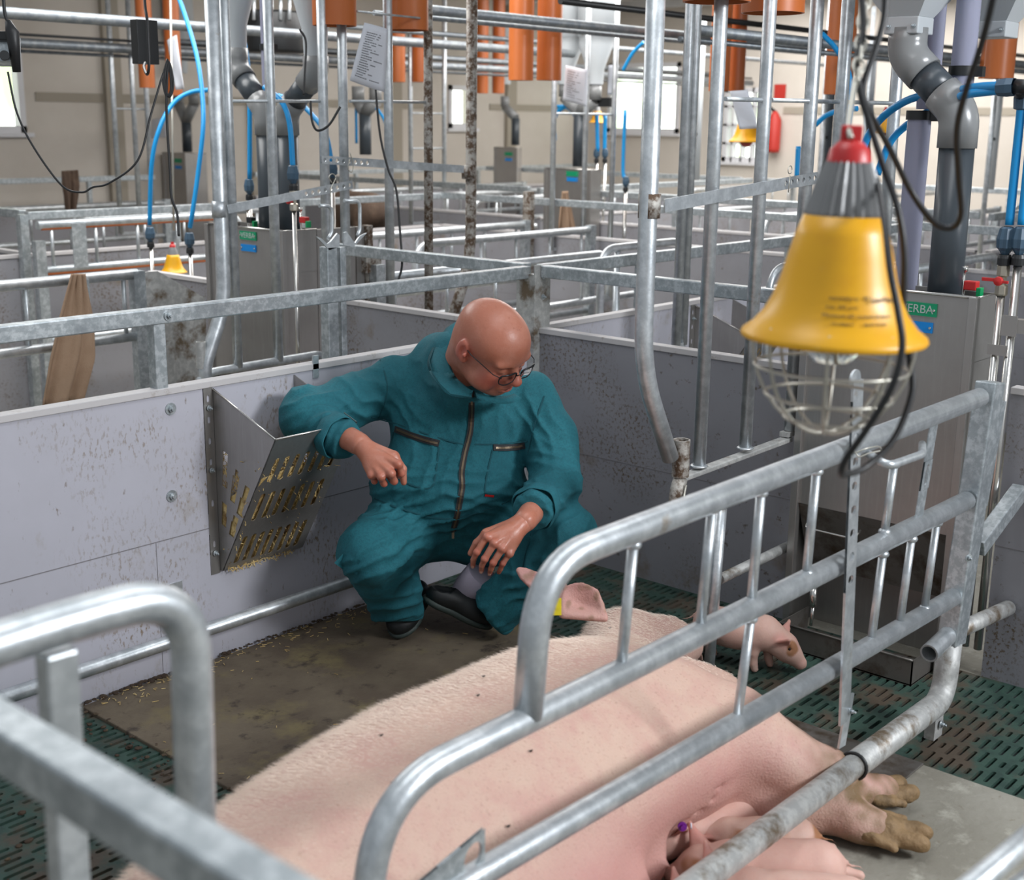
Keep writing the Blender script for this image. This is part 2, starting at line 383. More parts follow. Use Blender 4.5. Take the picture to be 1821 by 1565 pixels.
def np_mesh(name, parts, m, parent=None, attrs=None):
    """parts = [(V,F)...] joined into one smooth mesh"""
    Vs, Fs, o = [], [], 0
    for V, F in parts: Vs.append(V); Fs.append(F+o); o += len(V)
    V = np.concatenate(Vs); F = np.concatenate(Fs); me = bpy.data.meshes.new(name)
    me.vertices.add(len(V)); me.vertices.foreach_set('co', V.astype(np.float32).ravel())
    me.loops.add(F.size); me.loops.foreach_set('vertex_index', F.astype(np.int32).ravel())
    me.polygons.add(len(F)); me.polygons.foreach_set('loop_start', np.arange(0, F.size, 4, dtype=np.int32))
    me.update(calc_edges=True); me.validate(); me.polygons.foreach_set('use_smooth', [True]*len(me.polygons)); me.update()
    for k, a in (attrs or {}).items():
        at = me.attributes.new(k, 'FLOAT', 'POINT'); at.data.foreach_set('value', np.clip(a, 0, 1).astype(np.float32))
    me.materials.append(M[m]); ob = bpy.data.objects.new(name, me); COL.objects.link(ob)
    if parent: ob.parent = parent; ob.matrix_parent_inverse = Matrix.Translation(-Vector(parent.location))
    return ob
def fall(V, c, r): return np.clip(1-np.linalg.norm((V-np.array(c))/np.array(r), axis=1), 0, 1)
def vnoise(V, sc, off=0):
    return np.array([mnoise.noise(Vector((p[0]*sc[0]+off, p[1]*sc[1], p[2]*sc[2]))) for p in V])

def text_mesh(body, m, parent, O, R, U, size, name='lettering', depth=.0004):
    c = bpy.data.curves.new(name, 'FONT'); c.body = body; c.size = size; c.extrude = depth; c.align_x = 'CENTER'; c.align_y = 'CENTER'
    t = bpy.data.objects.new(name, c); COL.objects.link(t); bpy.context.view_layer.update()
    me = bpy.data.meshes.new_from_object(t.evaluated_get(bpy.context.evaluated_depsgraph_get())); bpy.data.objects.remove(t)
    R, U = _n(R), _n(U); W = np.cross(R, U)
    me.transform(Matrix(((R[0],U[0],W[0],O[0]),(R[1],U[1],W[1],O[1]),(R[2],U[2],W[2],O[2]),(0,0,0,1))))
    me.materials.clear(); me.materials.append(M[m]); o = bpy.data.objects.new(name, me); COL.objects.link(o)
    if parent: o.parent = parent; o.matrix_parent_inverse = Matrix.Translation(-Vector(parent.location))
    return o
def bolt(parent, p, nrm, r=.016, name='bolt', m='zinc_spangle'):
    p = np.array(p, float); n = _n(nrm); b = MB()
    b.tube([p, p+n*.003], r, 14); b.tube([p+n*.003, p+n*.011], r*.55, 6); b.tube([p+n*.011, p+n*.017], r*.3, 8)
    return b.build(name, m, parent)

# ================================================================== the shed
YW = 3.293      # partition behind the man
XC = 3.88       # cross partition at the far end of the pen
XE, YE, ZC = 15.0, 11.8, 3.25
b = MB()
b.add([(3.88,-6,0),(XE,-6,0),(XE,YW,0),(3.88,YW,0)], [(0,1,2,3)]); b.add([(-3,YW,0),(XE,YW,0),(XE,YE,0),(-3,YE,0)], [(0,1,2,3)])
b.add([(-3,-6,0),(.53,-6,0),(.53,YW,0),(-3,YW,0)], [(0,1,2,3)]); b.add([(.53,-6,0),(3.88,-6,0),(3.88,.45,0),(.53,.45,0)], [(0,1,2,3)])
struct(b.build('floor', 'concrete'))
b = MB(); b.add([(.5,.4,-.3),(3.9,.4,-.3),(3.9,3.3,-.3),(.5,3.3,-.3)], [(0,1,2,3)]); struct(b.build('floor_slurry_pit', 'pit'))
b = MB(); b.box((1.83,.45,-.06), (3.19,2.12,0)); struct(b.build('floor_lying_area', 'concrete'))
def wall_with_holes(name, along, at_, lo, hi, zt, holes, out):
    b = MB(); xs = sorted({lo, hi, *[h[0] for h in holes], *[h[1] for h in holes]}); th = .2*out
    for i in range(len(xs)-1):
        hs = [h for h in holes if h[0] <= xs[i] and h[1] >= xs[i+1]]
        for (z0, z1) in ([(0, hs[0][2]), (hs[0][3], zt)] if hs else [(0, zt)]):
            a, c = xs[i], xs[i+1]
            if z1-z0 < .01: continue
            if along == 'x': b.box((a, min(at_, at_+th), z0), (c, max(at_, at_+th), z1))
            else: b.box((min(at_, at_+th), a, z0), (max(at_, at_+th), c, z1))
    return struct(b.build(name, 'wall_paint'))
# windows: back wall (along x) and end wall (along y)
w1 = (PY(-40,238,YE)[0], PY(47,238,YE)[0], PY(30,236,YE)[2], PY(30,80,YE)[2])
w2 = (PY(797,229,YE)[0], PY(842,229,YE)[0], PY(820,228,YE)[2], PY(820,152,YE)[2])
w3 = (PX(1207,235,XE)[1], PX(1080,235,XE)[1], PX(1140,236,XE)[2], PX(1140,112,XE)[2])
w4 = (PX(1352,285,XE)[1], PX(1284,285,XE)[1], PX(1320,288,XE)[2], PX(1320,156,XE)[2])
wall_with_holes('wall_back', 'x', YE, -3, XE+.2, ZC, [w1, w2], 1)
wall_with_holes('wall_right', 'y', XE, -6, YE, ZC, [w4, w3], 1)
def window(n, along, at_, h, bars, label):
    b = MB(); t = .06; lo, hi, z0, z1 = h
    def bx(a, c, d0, d1, p0=-.02, p1=.08):
        if along == 'x': b.box((a, at_+p0, d0), (c, at_+p1, d1))
        else: b.box((at_+p0, a, d0), (at_+p1, c, d1))
    bx(lo, lo+t, z0, z1); bx(hi-t, hi, z0, z1); bx(lo, hi, z0, z0+t); bx(lo, hi, z1-t, z1); bx(lo-.05, hi+.05, z0-.04, z0, -.06)
    for k in range(1, bars[0]): q = lo+(hi-lo)*k/bars[0]; bx(q-.015, q+.015, z0, z1)
    for k in range(1, bars[1]): q = z0+(z1-z0)*k/bars[1]; bx(lo, hi, q-.015, q+.015)
    o = struct(b.build('window_%d' % n, 'frame_white'), label)
    g = MB()
    if along == 'x': g.box((lo, at_+.05, z0), (hi, at_+.055, z1))
    else: g.box((at_+.05, lo, z0), (at_+.055, hi, z1))
    g.build('window_pane', 'glass', o)
window(1, 'x', YE, w1, (1,1), 'white framed window in the back wall, leftmost')
window(2, 'x', YE, w2, (1,1), 'narrow white framed window in the back wall')
window(3, 'y', XE, w3, (1,1), 'large bright window in the end wall')
window(4, 'y', XE, w4, (4,4), 'bright many-paned window behind the hanging lamps')
# the daylight scene outside the panes
b = MB(); b.add([(-3,YE+2.5,-.5),(XE+3,YE+2.5,-.5),(XE+3,YE+2.5,5),(-3,YE+2.5,5)], [(0,1,2,3)]); b.add([(XE+2.5,-6,-.5),(XE+2.5,YE+2.5,-.5),(XE+2.5,YE+2.5,5),(XE+2.5,-6,5)], [(0,1,2,3)])
tag(b.build('outdoor_backdrop', 'outdoors'), 'sunlit trees and sky seen through the window panes', 'outdoors', kind='stuff')
# painted band and joints of the back wall
b = MB(); z1 = PY(160,166,YE)[2]; z0 = PY(160,182,YE)[2]
b.box((w1[1]+.12, YE-.012, z0), (w2[0]-.4, YE, z1)); b.box((w2[1]+.3, YE-.012, z0), (XE, YE, z1)); b.box((XE-.012, -6, z0), (XE, w4[0]-.3, z1)); struct(b.build('trim_1', 'wall_band'))
for i, px in enumerate((200, 452, 700, 905)):
    x = PY(px, 200, YE)[0]; b = MB(); b.box((x-.09, YE-.06, 0), (x+.09, YE, ZC)); struct(b.build('trim_%d' % (i+2), 'wall_band'))
b = MB(); b.box((-3, -6, ZC), (XE, YE, ZC+.05)); 
for k in range(9): b.box((1.2+k*1.6, 3.0, ZC-.09), (1.3+k*1.6, YE, ZC))
cb = MB(); cb.box((5.0, -1.5, ZC), (XE, YE, ZC+.05)); cb.box((-3, 7.5, ZC), (5.0, YE, ZC+.05))
for k in range(7): cb.box((5.6+k*1.5, -1.5, ZC-.10), (5.7+k*1.5, YE, ZC))
struct(cb.build('ceiling', 'ceiling_sheet'))
for i, (x, y) in enumerate([(8.2,6.6),(11.0,6.8),(13.4,7.0),(9.8,4.3),(12.6,4.6),(11.2,9.4),(13.6,2.4)]):
    t = thing('fluorescent_light', ['nearest tube light under the middle of the shed ceiling','tube light under the ceiling, second from the nearest along the middle line','tube light under the ceiling by the end wall window','tube light above the rear pens on the right side','tube light above the last pens on the right side','tube light close to the back wall ceiling','tube light in the far right corner of the ceiling'][i], 'light', (x, y, ZC-.16))
    b = MB(); b.box((x-.7,y-.07,ZC-.14),(x+.7,y+.07,ZC-.06)); b.build('housing', 'frame_white', t, .01)
    for s in (-.035, .035):
        b = MB(); b.tube([(x-.66,y+s,ZC-.165),(x+.66,y+s,ZC-.165)], .016, 10); b.build('tube_lamp', 'tube_light', t)
    for s in (-.5, .5): b = MB(); b.tube([(x+s,y,ZC-.06),(x+s,y,ZC)], .006, 6); b.build('hanger', 'galv', t)

# ================================================================== floor of the pen
rnd = random.Random(4)
def slats(name, x0, x1, y0, y1, label):
    b = MB(); cx, cy = .098, .0285; nx = max(1, int(round((x1-x0)/cx))); ny = int(round((y1-y0)/cy)); cx = (x1-x0)/nx; cy = (y1-y0)/ny
    for j in range(ny):
        z = 0.0
        for i in range(nx):
            short = (j % 2 == 1) and ((i+j//2) % 3 == 0)
            off = (.009 if j % 2 else -.009)
            b.cell((x0,y0,z), (1,0,0), (0,1,0), i*cx, (i+1)*cx, j*cy, (j+1)*cy, .020 if short else .037*cx/.098, .0062, 1.0, .022, 2, off if not short else 0)
        if j % 12 == 11: pass
    return tag(b.build(name, 'slat_green'), label, 'slatted floor')
slats('slatted_floor', .62, 1.83, 1.0, YW-.02, 'green plastic slatted floor at the lower left, left of the brown mat')
slats('slatted_floor', 3.19, XC-.0, .45, YW-.02, 'green plastic slatted floor around the feed trough and in the far right of the pen')
b = MB(); b.box((1.822, 2.12, -.02), (3.19, YW-.025, .010)); o = b.build('rubber_mat', 'mat_brown', bevel=.004)
tag(o, 'dirty brown rubber mat the man squats on, along the light partition', 'mat')
b = MB(); b.box((2.86,1.28,0.0),(3.19,1.78,.006)); tag(b.build('cover_plate', 'stainless_dark', bevel=.002), 'dark metal cover plate on the floor under the strap of the crate gate', 'plate')
b = MB(); b.box((2.60,1.78,0.0),(3.19,2.10,.008)); tag(b.build('floor_board', 'pvc_grey', bevel=.002), 'flat grey floor board between sow and feed trough', 'board')
# straw bits and dung along the partition foot
b = MB()
for k in range(200):
    x = rnd.uniform(1.85, 3.15); y = YW-.03-abs(rnd.gauss(0, .05)) if k < 170 else rnd.uniform(2.3, 3.2); a = rnd.uniform(0, 3.14); l = rnd.uniform(.006, .020)
    b.obox((x, y, .0135), (math.cos(a)*l/2, math.sin(a)*l/2, 0), (-math.sin(a)*.0007, math.cos(a)*.0007, 0), (0,0,.0007))
tag(b.build('straw_litter', 'straw'), 'loose straw bits scattered on the brown mat at the foot of the partition', 'straw', kind='stuff')
b = MB()
for k in range(330):
    if k < 200: x = rnd.uniform(1.75, 2.95); y = YW-.012-abs(rnd.gauss(0, .010)); z = .012; r = rnd.uniform(.003, .009)*(1.4 if x < 2.2 else .8)
    elif k < 260: x = rnd.uniform(1.74, 1.84); y = rnd.uniform(2.5, YW-.05); z = .008; r = rnd.uniform(.003, .009)
    else: x = rnd.uniform(.9, 1.8); y = rnd.uniform(2.1, YW-.05); z = .002; r = rnd.uniform(.003, .013)
    b.ball((x, y, z), (r, r*rnd.uniform(.6, 1.4), r*.45), 7, 5)
tag(b.build('dung_crumbs', 'dung'), 'dark dung crumbs along the partition foot and on the left slats', 'dung', kind='stuff')

# ================================================================== partitions
def partition_x(y, x0, x1, label, m='pvc_panel', posts=(), group=None, bolts=(), beam=1.125, rail=True):
    t = thing('pen_partition', label, 'partition', (x0, y, 0), group)
    b = MB(); b.box((x0, y, -.015), (x1, y+.035, .900)); b.build('panel', m, t)
    b = MB(); b.box((x0, y-.006, .888), (x1, y+.041, .909)); b.build('top_edge', 'pvc_edge', t, .002)
    b = MB(); b.box((x0, y-.0008, .4365), (x1, y+.0, .4395)); b.build('joint', 'joint_line', t)
    if rail:
        b = MB(); b.bar((x0, y+.02, beam), (x1, y+.02, beam), .045, .048); b.build('top_beam', 'zinc_spangle', t, .004)
        for px in posts:
            b = MB(); b.box((px-.02, y+.0, .9), (px+.02, y+.04, beam-.02)); b.build('post', 'zinc_spangle', t, .003)
    return t
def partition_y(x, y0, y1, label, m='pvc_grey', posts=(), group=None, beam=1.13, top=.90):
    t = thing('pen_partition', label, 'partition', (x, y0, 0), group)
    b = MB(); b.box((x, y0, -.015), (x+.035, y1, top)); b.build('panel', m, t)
    b = MB(); b.box((x-.006, y0, top-.012), (x+.041, y1, top+.009)); b.build('top_edge', 'pvc_edge', t, .002)
    b = MB(); b.box((x-.0008, y0, .4365), (x, y1, .4395)); b.build('joint', 'joint_line', t)
    if beam:
        b = MB(); b.bar((x+.02, y0, beam), (x+.02, y1, beam), .045, .048); b.build('top_beam', 'zinc_spangle', t, .004)
        for py in posts:
            b = MB(); b.box((x, py-.02, .9), (x+.04, py+.02, beam-.02)); b.build('post', 'zinc_spangle', t, .003)
    return t
P0 = partition_x(YW, .60, XC-.02, 'light lavender pen partition behind the squatting man, with galvanised beam on top', posts=(PY(286,620,YW)[0],))
for (px, py) in ((300,567),): bolt(P0, (PY(px,py,YW-.003)[0], YW-.003, 1.125), (0,-1,0))
for (px, py) in ((303,727),(305,882)): bolt(P0, PY(px,py,YW), (0,-1,0), .019)
bx = PY(312,1060,YW)[0]; bz = PY(312,1060,YW)[2]
b = MB(); b.box((bx-.025, YW-.004, bz-.055), (bx+.025, YW, bz+.045)); b.bar((bx+.02, YW, bz-.05), (bx+.06, YW-.09, .15), .03, .004); b.build('bracket', 'galv', P0); bolt(P0, (bx, YW-.004, bz+.01), (0,-1,0), .011)
b = MB(); q = PY(290,980,YW); b.box((bx-.06, YW-.0008, .012), (bx-.058, YW, .436)); b.build('joint', 'joint_line', P0)
b = MB(); b.box((PY(560,655,YW)[0]-.012, YW-.006, .86), (PY(560,655,YW)[0]+.012, YW, .935)); b.build('clip', 'galv', P0)
t = MB(); t.tube([(.62, 3.2, .15), (2.82, 3.2, .149), (3.35, 3.2, .149)], .0215, 18); tag(t.build('guard_rail', 'galv'), 'round galvanised guard rail low along the light partition', 'rail')
# corner post
t = thing('corner_post', 'galvanised corner post behind the bald man where the partitions meet', 'post', (XC, YW, 0))
b = MB(); b.box((XC-.035, YW-.035, .0), (XC+.06, YW-.029, 1.155)); b.box((XC-.035, YW-.03, 0), (XC-.029, YW+.06, 1.12)); b.build('angle_profile', 'galv_dirty', t, .001)
for z in (1.11, 1.03, .83): bolt(t, (XC+.015, YW-.035, z), (0,-1,0), .011)
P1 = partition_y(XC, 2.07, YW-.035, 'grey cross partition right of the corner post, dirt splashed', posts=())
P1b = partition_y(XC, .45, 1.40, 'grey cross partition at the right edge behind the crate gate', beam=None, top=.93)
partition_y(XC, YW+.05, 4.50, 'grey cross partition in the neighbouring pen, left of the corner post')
partition_x(YW, XC+.06, 7.3, 'light partition continuing beyond the corner post towards the back', 'pvc_panel', posts=(4.62, 5.9))
partition_y(XC, 5.33, 5.95, 'grey cross partition behind the left feed hopper', beam=None)
partition_x(7.155, .6, 3.85, 'partition of the second pen row at the left edge', 'pvc_grey', posts=(1.5,), rail=False)
pt = partition_x(7.155, 3.88, 7.3, 'grey partition with galvanised beam across the second pen row', 'pvc_grey', posts=(4.9, 6.2))
bolt(pt, (4.74, 7.13, 1.08), (0,-1,0), .012)
partition_y(7.3, YW+.1, 7.15, 'grey end partition of the neighbouring pens, with a rust spotted post', posts=(6.27,))
partition_y(7.3, .6, YW, 'grey end partition behind the heat lamp')
partition_x(11.0, .6, 7.3, 'grey partition of the third pen row by the back wall', 'pvc_grey', posts=(2.5, 4.7, 6.6))
partition_y(XC, 7.25, 10.95, 'grey cross partition of the third pen row')
partition_x(7.155, 8.5, 11.9, 'pen partition beyond the aisle in the middle distance', 'pvc_grey', posts=(9.2, 10.8))
partition_x(YW, 8.5, 11.9, 'pen partition beyond the aisle behind the heat lamp', 'pvc_grey', posts=(9.2, 10.8))
partition_y(8.5, 3.4, 7.1, 'grey pen front across the aisle in the middle distance', posts=(4.5, 5.8))
partition_y(8.5, -.4, 3.2, 'grey pen front across the aisle behind the heat lamp', posts=(.8, 2.0))
partition_y(8.5, 7.3, 10.9, 'grey pen front across the aisle near the back wall', posts=(8.5, 9.7))
partition_y(11.9, -.4, 3.2, 'far grey cross partition at the right, by the end wall')
partition_y(11.9, 3.4, 7.1, 'far grey cross partition in the middle, by the end wall', posts=(4.5,))
partition_y(11.9, 7.3, 10.9, 'far grey cross partition at the left, by the end wall', posts=(8.8,))
partition_x(11.0, 8.5, 14.2, 'last pen partition along the back wall', 'pvc_grey', posts=(9.9, 11.9))
b = MB(); b.box((7.25, 6.2, 0), (7.30, 6.27, 1.20)); tag(b.build('pen_post', 'galv_rust'), 'flat metal post with two rust spots left of the tan cloth in the middle distance', 'post')

# ================================================================== lowered crate gate in front of the sow
YG = 1.335
def G(px, py, y=YG): return PY(px, py, y)
gate = thing('crate_gate', 'lowered galvanised farrowing crate gate with curved bars between sow and camera', 'gate', (3.46, YG, 0))
r1 = .0265
b = MB(); b.tube(fillet([(3.47,YG,.978), (1.60,YG,.968), (1.575,YG,.70)], .20, 12), r1, 20); b.build('top_bar', 'galv', gate)
b = MB(); b.tube(fillet([(3.45,YG,.688), (1.225,YG,.697), (1.18,YG,.40)], .20, 12), r1*.96, 20); b.build('middle_bar', 'galv', gate)
b = MB(); b.tube(fillet([(3.43,YG,.409), (1.466,YG,.452), (.98,YG,.46)], .1), r1*.94, 20); b.build('lower_bar', 'galv', gate)
def rod(p, q, r=.0105):
    a, c = G(*p), G(*q); b = MB(); b.tube([a, c], r, 12); 
    for e in (a, c): b.ball(e, (r*1.55, r*1.55, r*1.1), 10, 6)
    return b.build('rod', 'galv', gate)
for p, q in (((1126,968),(1104,1192)), ((1266,905),(1245,1118)), ((1353,876),(1336,1072)), ((1452,838),(1434,1020)), ((1590,826),(1573,946)),
             ((1335,1100),(1309,1292)), ((1570,985),(1549,1142)), ((1621,958),(1600,1110)), ((1666,930),(1644,1082))): rod(p, q)
# slotted plate between the bars, right
a0, a1 = G(1660,752), G(1632,925); ax = np.array([.022,0,0]); b = MB(); L = np.linalg.norm(a1-a0); V = (a1-a0)/L; U = np.array([1,0,0])
b.cell(a0-U*.024, U, V, 0, .048, 0, L*.38, 0, 0); b.cell(a0-U*.024, U, V, 0, .048, L*.38, L*.68, .0075, L*.11, 1, .005, 4); b.cell(a0-U*.024, U, V, 0, .048, L*.68, L, 0, 0); b.build('slotted_plate', 'zinc_spangle', gate)
# end post (channel) with lock plate
pt0, pt1 = G(1752,700), G(1688,1130)
b = MB(); b.bar(pt0+np.array([.03,0,.03]), pt1+np.array([.02,0,-.03]), .058, .075, up=(1,0,0)); b.build('end_post', 'zinc_spangle', gate, .004)
b = MB(); b.bar(G(1780,712,YG-.02), G(1746,900,YG-.02), .006, .075, up=(1,0,0)); b.build('lock_plate', 'zinc_spangle', gate, .002)
bolt(gate, G(1722,992,YG-.05), (-.6,-1,0), .011)
b = MB(); b.bar(G(1738,975), (XC-.02, 1.335, .63), .042, .048); b.build('upper_arm', 'zinc_spangle', gate, .003)
b = MB(); b.tube([G(1695,1125), (XC-.01, 1.335, G(1790,1078)[2]-.01)], .024, 16); b.build('lower_arm', 'galv_dirty', gate)
# perforated strap hooked to the top bar
ys = YG-.036; s0, s1 = PY(1523,676,ys), PY(1499,1285,ys); L = np.linalg.norm(s1-s0); V = (s1-s0)/L; U = np.array([1,0,0]); W = .048
b = MB(); nh = 8; hs = [ (i*.058+.075) for i in range(nh)]
b.cell(s0-U*W/2, U, V, 0, W, 0, .046, 0, 0, th=.006)
for i, h in enumerate(hs): b.cell(s0-U*W/2, U, V, 0, W, h-.029, h+.029, .0125, .0105, 1, .006, 4)
b.cell(s0-U*W/2, U, V, 0, W, hs[-1]+.029, L, 0, 0, th=.006); b.build('perforated_strap', 'galv', gate)
b = MB(); b.tube([s0-np.array([0,-.001,0]), s0+np.array([0,.007,0])], W*.5, 18); b.build('strap_end', 'galv', gate)
b = MB(); b.bar(PY(1512,1235,ys+.012), PY(1496,1328,ys+.02), .006, .034, up=(1,0,0)); b.build('strap_link', 'galv', gate); bolt(gate, PY(1511,1264,ys-.006), (0,-1,0), .009)
c = PY(1545,800,ys-.012); b = MB(); b.tube(smoothpath([PY(1520,806,ys-.01), PY(1540,798,ys-.03), PY(1562,794,ys-.035), PY(1566,801,ys-.03), PY(1545,806,ys-.02), PY(1528,812,ys-.02), PY(1520,803,ys-.01)], 5), .0017, 8); b.build('spring_pin', 'wire', gate)
b = MB(); b.tube(fillet([G(1531,800), G(1580,829,YG-.09), G(1640,808,YG-.09), G(1640,790)], .03, 6), .010, 12); b.build('handle', 'galv', gate)
# plate with two round holes near the lower edge
O = G(780,1566); O2 = G(848,1508); b = MB(); U = _n(O2-O); Vv = np.array([0,0,-1.0])
O = G(775,1540); b.cell(O, U, Vv, 0, .055, 0, .07, 0, 0, th=.006); b.cell(O, U, Vv, .055, .115, 0, .07, .022, .024, 1, .006, 6); b.cell(O, U, Vv, -.07, 0, 0, .07, .022, .024, 1, .006, 6)
b.build('hole_plate', 'zinc_spangle', gate)
# bottom bar: thin and thick sleeve, bent up to the post
zb = .103
bl = PY(1250,1562,1.22); br = np.array([3.42,YG,.098]); tt = (2.757-bl[0])/(br[0]-bl[0]); bm = bl+(br-bl)*tt; bd = _n(br-bl)
b = MB(); b.tube([bl-bd*1.1, bm], .030, 20); b.build('bottom_bar', 'galv_dirty', gate)
b = MB(); b.tube(fillet([bm, br, (3.43,YG,.27)], .11, 9), .034, 20); b.build('bottom_sleeve', 'galv_dirty', gate)
b = MB(); b.torus(bm, bd, .033, .0045, 24, 8); b.build('seal_ring', 'rubber', gate)
b = MB(); b.pipe(G(1652,1162), G(1688,1128), .026, .021); b.build('stub_pipe', 'galv', gate)
b = MB(); b.bar((3.372,YG,.10), (3.372,YG,.0), .03, .055, up=(1,0,0)); b.build('foot', 'galv_dirty', gate); bolt(gate, (3.372-.0,YG-.02,.045), (0,-1,0), .012)
b = MB(); b.tube([(1.02,YG,.0),(1.02,YG,.46)], .02, 14); b.build('post', 'galv', gate)

# the foremost gate end (out of focus, lower left) and beam
fg = thing('crate_gate', 'blurred curved gate end in the lower left foreground', 'gate', (.70, YG, 0))
b = MB(); b.tube(fillet([(.30,YG,1.10), (.71,YG,1.122), (.905,YG,1.115), (.885,YG,.30)], .14, 12), .0265, 20); b.build('curved_bar', 'galv', fg)
a0 = PY(100,1150,YG); b = MB(); b.bar((a0[0],YG,1.09), (PY(105,1565,YG)[0],YG,.05), .03, .042, up=(1,0,0)); b.build('post', 'galv', fg, .004)
b = MB(); b.bar((a0[0]-.4,YG,.33), (.885,YG,.33), .03, .03); b.build('lower_bar', 'galv', fg)
b = MB(); b.tube([(.885,YG,.0),(.885,YG,.33)], .022, 14); b.build('foot', 'galv', fg)
b = MB(); b.bar((.545,3.2,1.105), (.555,.45,1.105), .045, .048); t = thing('front_beam', 'blurred square beam crossing the lower left corner', 'beam', (.55,.45,0)); b.build('beam', 'zinc_spangle', t, .004)
for y in (3.18, .47):
    b = MB(); b.box((.53,y-.02,0),(.57,y+.02,1.09)); b.build('post', 'zinc_spangle', t, .003)
t = thing('front_rail', 'blurred round rails cutting the lower right corner', 'rail', (1.5,.5,0))
a, c = PD(1725,1580,1.62), PD(1840,1480,1.85); d = c-a
b = MB(); b.tube([a-d*1.0, c+d*2.0], .0165, 16); b.build('rail', 'galv', t)
a, c = PD(1795,1580,1.75), PD(1840,1548,1.9); d2 = _n(c-a)
b = MB(); b.tube([a-d2*.3, c+d2*.6], .010, 12); b.build('lower_rail', 'galv', t)

# ================================================================== raised crate gates
YT = 2.1
def raised(label, y, lo, m2='galv'):
    return thing('raised_crate_gate', label, 'gate', (lo, y, .7))
ZT = 2.75
g = raised('raised crate gate in the pen, its bent tube pointing at the floor beside the sow', YT, 3.1)
T = lambda px, py: PY(px, py, YT)
b = MB(); b.tube(fillet([(2.952,YT,ZT), (2.953,YT,1.02), (3.111,YT,.735)], .13, 10), .026, 20); b.build('bent_tube', 'galv', g)
for px, r, mm in ((1243,.0205,'galv'),(1325,.0205,'galv')):
    q = T(px, 830 if px < 1300 else 798); b = MB(); b.tube([(q[0], YT, ZT), (q[0], YT, q[2])], r, 16); b.ball((q[0],YT,q[2]+.003), (r*1.4,r*1.4,.007), 12, 6); b.build('tube', mm, g)
b = MB(); b.bar(T(1212,850), T(1402,780), .034, .016); b.build('bottom_bar', 'galv_dirty', g, .003)
b = MB(); b.pipe((3.153,YT-.01,.785), (3.154,YT-.01,.672), .026, .021, 20); b.build('sleeve', 'galv_rust', g)
b = MB(); b.tube(fillet([(3.155,YT-.01,.66), (3.125,YT-.02,.64), (3.115,YT-.02,.56)], .03), .022, 12); b.build('clamp', 'galv_rust', g)
b = MB(); b.tube([(3.135,YT-.045,.655), (3.11,YT-.05,.60), (3.12,YT-.05,.56)], .0035, 6); b.build('latch_wire', 'wire', g)
b = MB(); b.tube([(3.305,YT-.05,.0), (3.33,YT-.05,.54)], .0175, 16); b.build('lower_tube', 'galv', g)
b = MB(); b.tube([(3.345,YT-.02,.0), (3.36,YT-.02,.54)], .0165, 16); b.build('rusty_tube', 'galv_rust', g)
b = MB(); b.tube([T(1280,1030), T(1425,960)], .017, 14); b.build('cross_tube', 'galv_dirty', g)
def collar(g, p, m='galv_rust'):
    b = MB(); b.tube([(p[0],p[1],p[2]-.033),(p[0],p[1],p[2]+.033)], .031, 18); b.build('collar', m, g)
collar(g, PY(1155,366,YT))
def strap(g, a, c, holes, w=.036):
    b = MB(); a, c = np.array(a), np.array(c); L = np.linalg.norm(c-a); U = (c-a)/L; V = _n(np.cross([0,1.0,0], U)); V = V if V[2] < 0 else -V
    O = a-V*w/2; st = .036; x0 = L-st*holes
    b.cell(O, U, V, 0, x0, 0, w, 0, 0, th=.005)
    for i in range(holes): b.cell(O, U, V, x0+i*st, x0+(i+1)*st, 0, w, .009, .009, 1, .005, 4)
    return b.build('perforated_strap', 'galv', g)
strap(g, PY(1180,366,YT-.035), PY(1452,316,YT-.035), 6)
b = MB(); b.torus(PY(1405,302,YT-.05), (0,1,0), .012, .0017, 20, 6); b.tube([PY(1405,312,YT-.05), PY(1402,342,YT-.05)], .0017, 6); b.build('pull_pin', 'wire', g)
b = MB(); b.tube([PY(1290,176,YT), PY(1362,178,YT)], .007, 10); b.build('rod', 'galv', g)
g = raised('raised crate gate partly behind the yellow heat lamp', YT, 3.8)
for px in (1441, 1495, 1590):
    q = PY(px, 200, YT)[0]; b = MB(); b.tube([(q, YT, ZT), (q, YT, .70)], .0215, 16); b.build('tube', 'galv', g)
b = MB(); b.tube([PY(1372,178,YT), PY(1600,184,YT)], .007, 10); b.build('rod', 'galv', g)
b = MB(); b.bar((3.78,YT,.69), (4.45,YT,.69), .034, .016); b.build('bottom_bar', 'galv_dirty', g)
YL = 4.48
g = raised('raised crate gate left in the neighbouring pen, with a thick double tube', YL, 3.3)
S = lambda px, py: PY(px, py, YL)
b = MB(); b.tube(fillet([(3.275,YL,ZT), (3.278,YL,.94), (3.16,YL,.68), (3.17,YL,.60)], .10, 8), .030, 18); b.build('bent_tube', 'galv', g)
b = MB(); b.tube([(3.335,YL-.0,ZT), (3.335,YL,.66)], .021, 14); b.build('tube', 'galv', g)
for x in (3.554, 3.842):
    b = MB(); b.tube([(x,YL,ZT), (x,YL,.66)], .0215, 14); b.build('tube', 'galv', g)
b = MB(); b.tube(fillet([S(352,680), S(375,662), S(565,630), S(590,640)], .03), .018, 12); b.build('bottom_bar', 'galv', g)
b = MB(); b.pipe(S(357,608), S(357,655), .02, .016); b.build('sleeve', 'galv_dirty', g)
collar(g, S(390,372), 'galv')
strap(g, PY(405,372,YL-.035), PY(626,328,YL-.035), 8)
b = MB(); b.tube(smoothpath([PY(590,325,YL-.05), PY(585,315,YL-.05), PY(591,309,YL-.05), PY(597,316,YL-.05), PY(589,335,YL-.05), PY(588,350,YL-.05)], 5), .0022, 6); b.build('pull_pin', 'wire', g)
b = MB(); b.tube([S(402,180), S(575,180)], .007, 10); b.build('rod', 'galv', g)
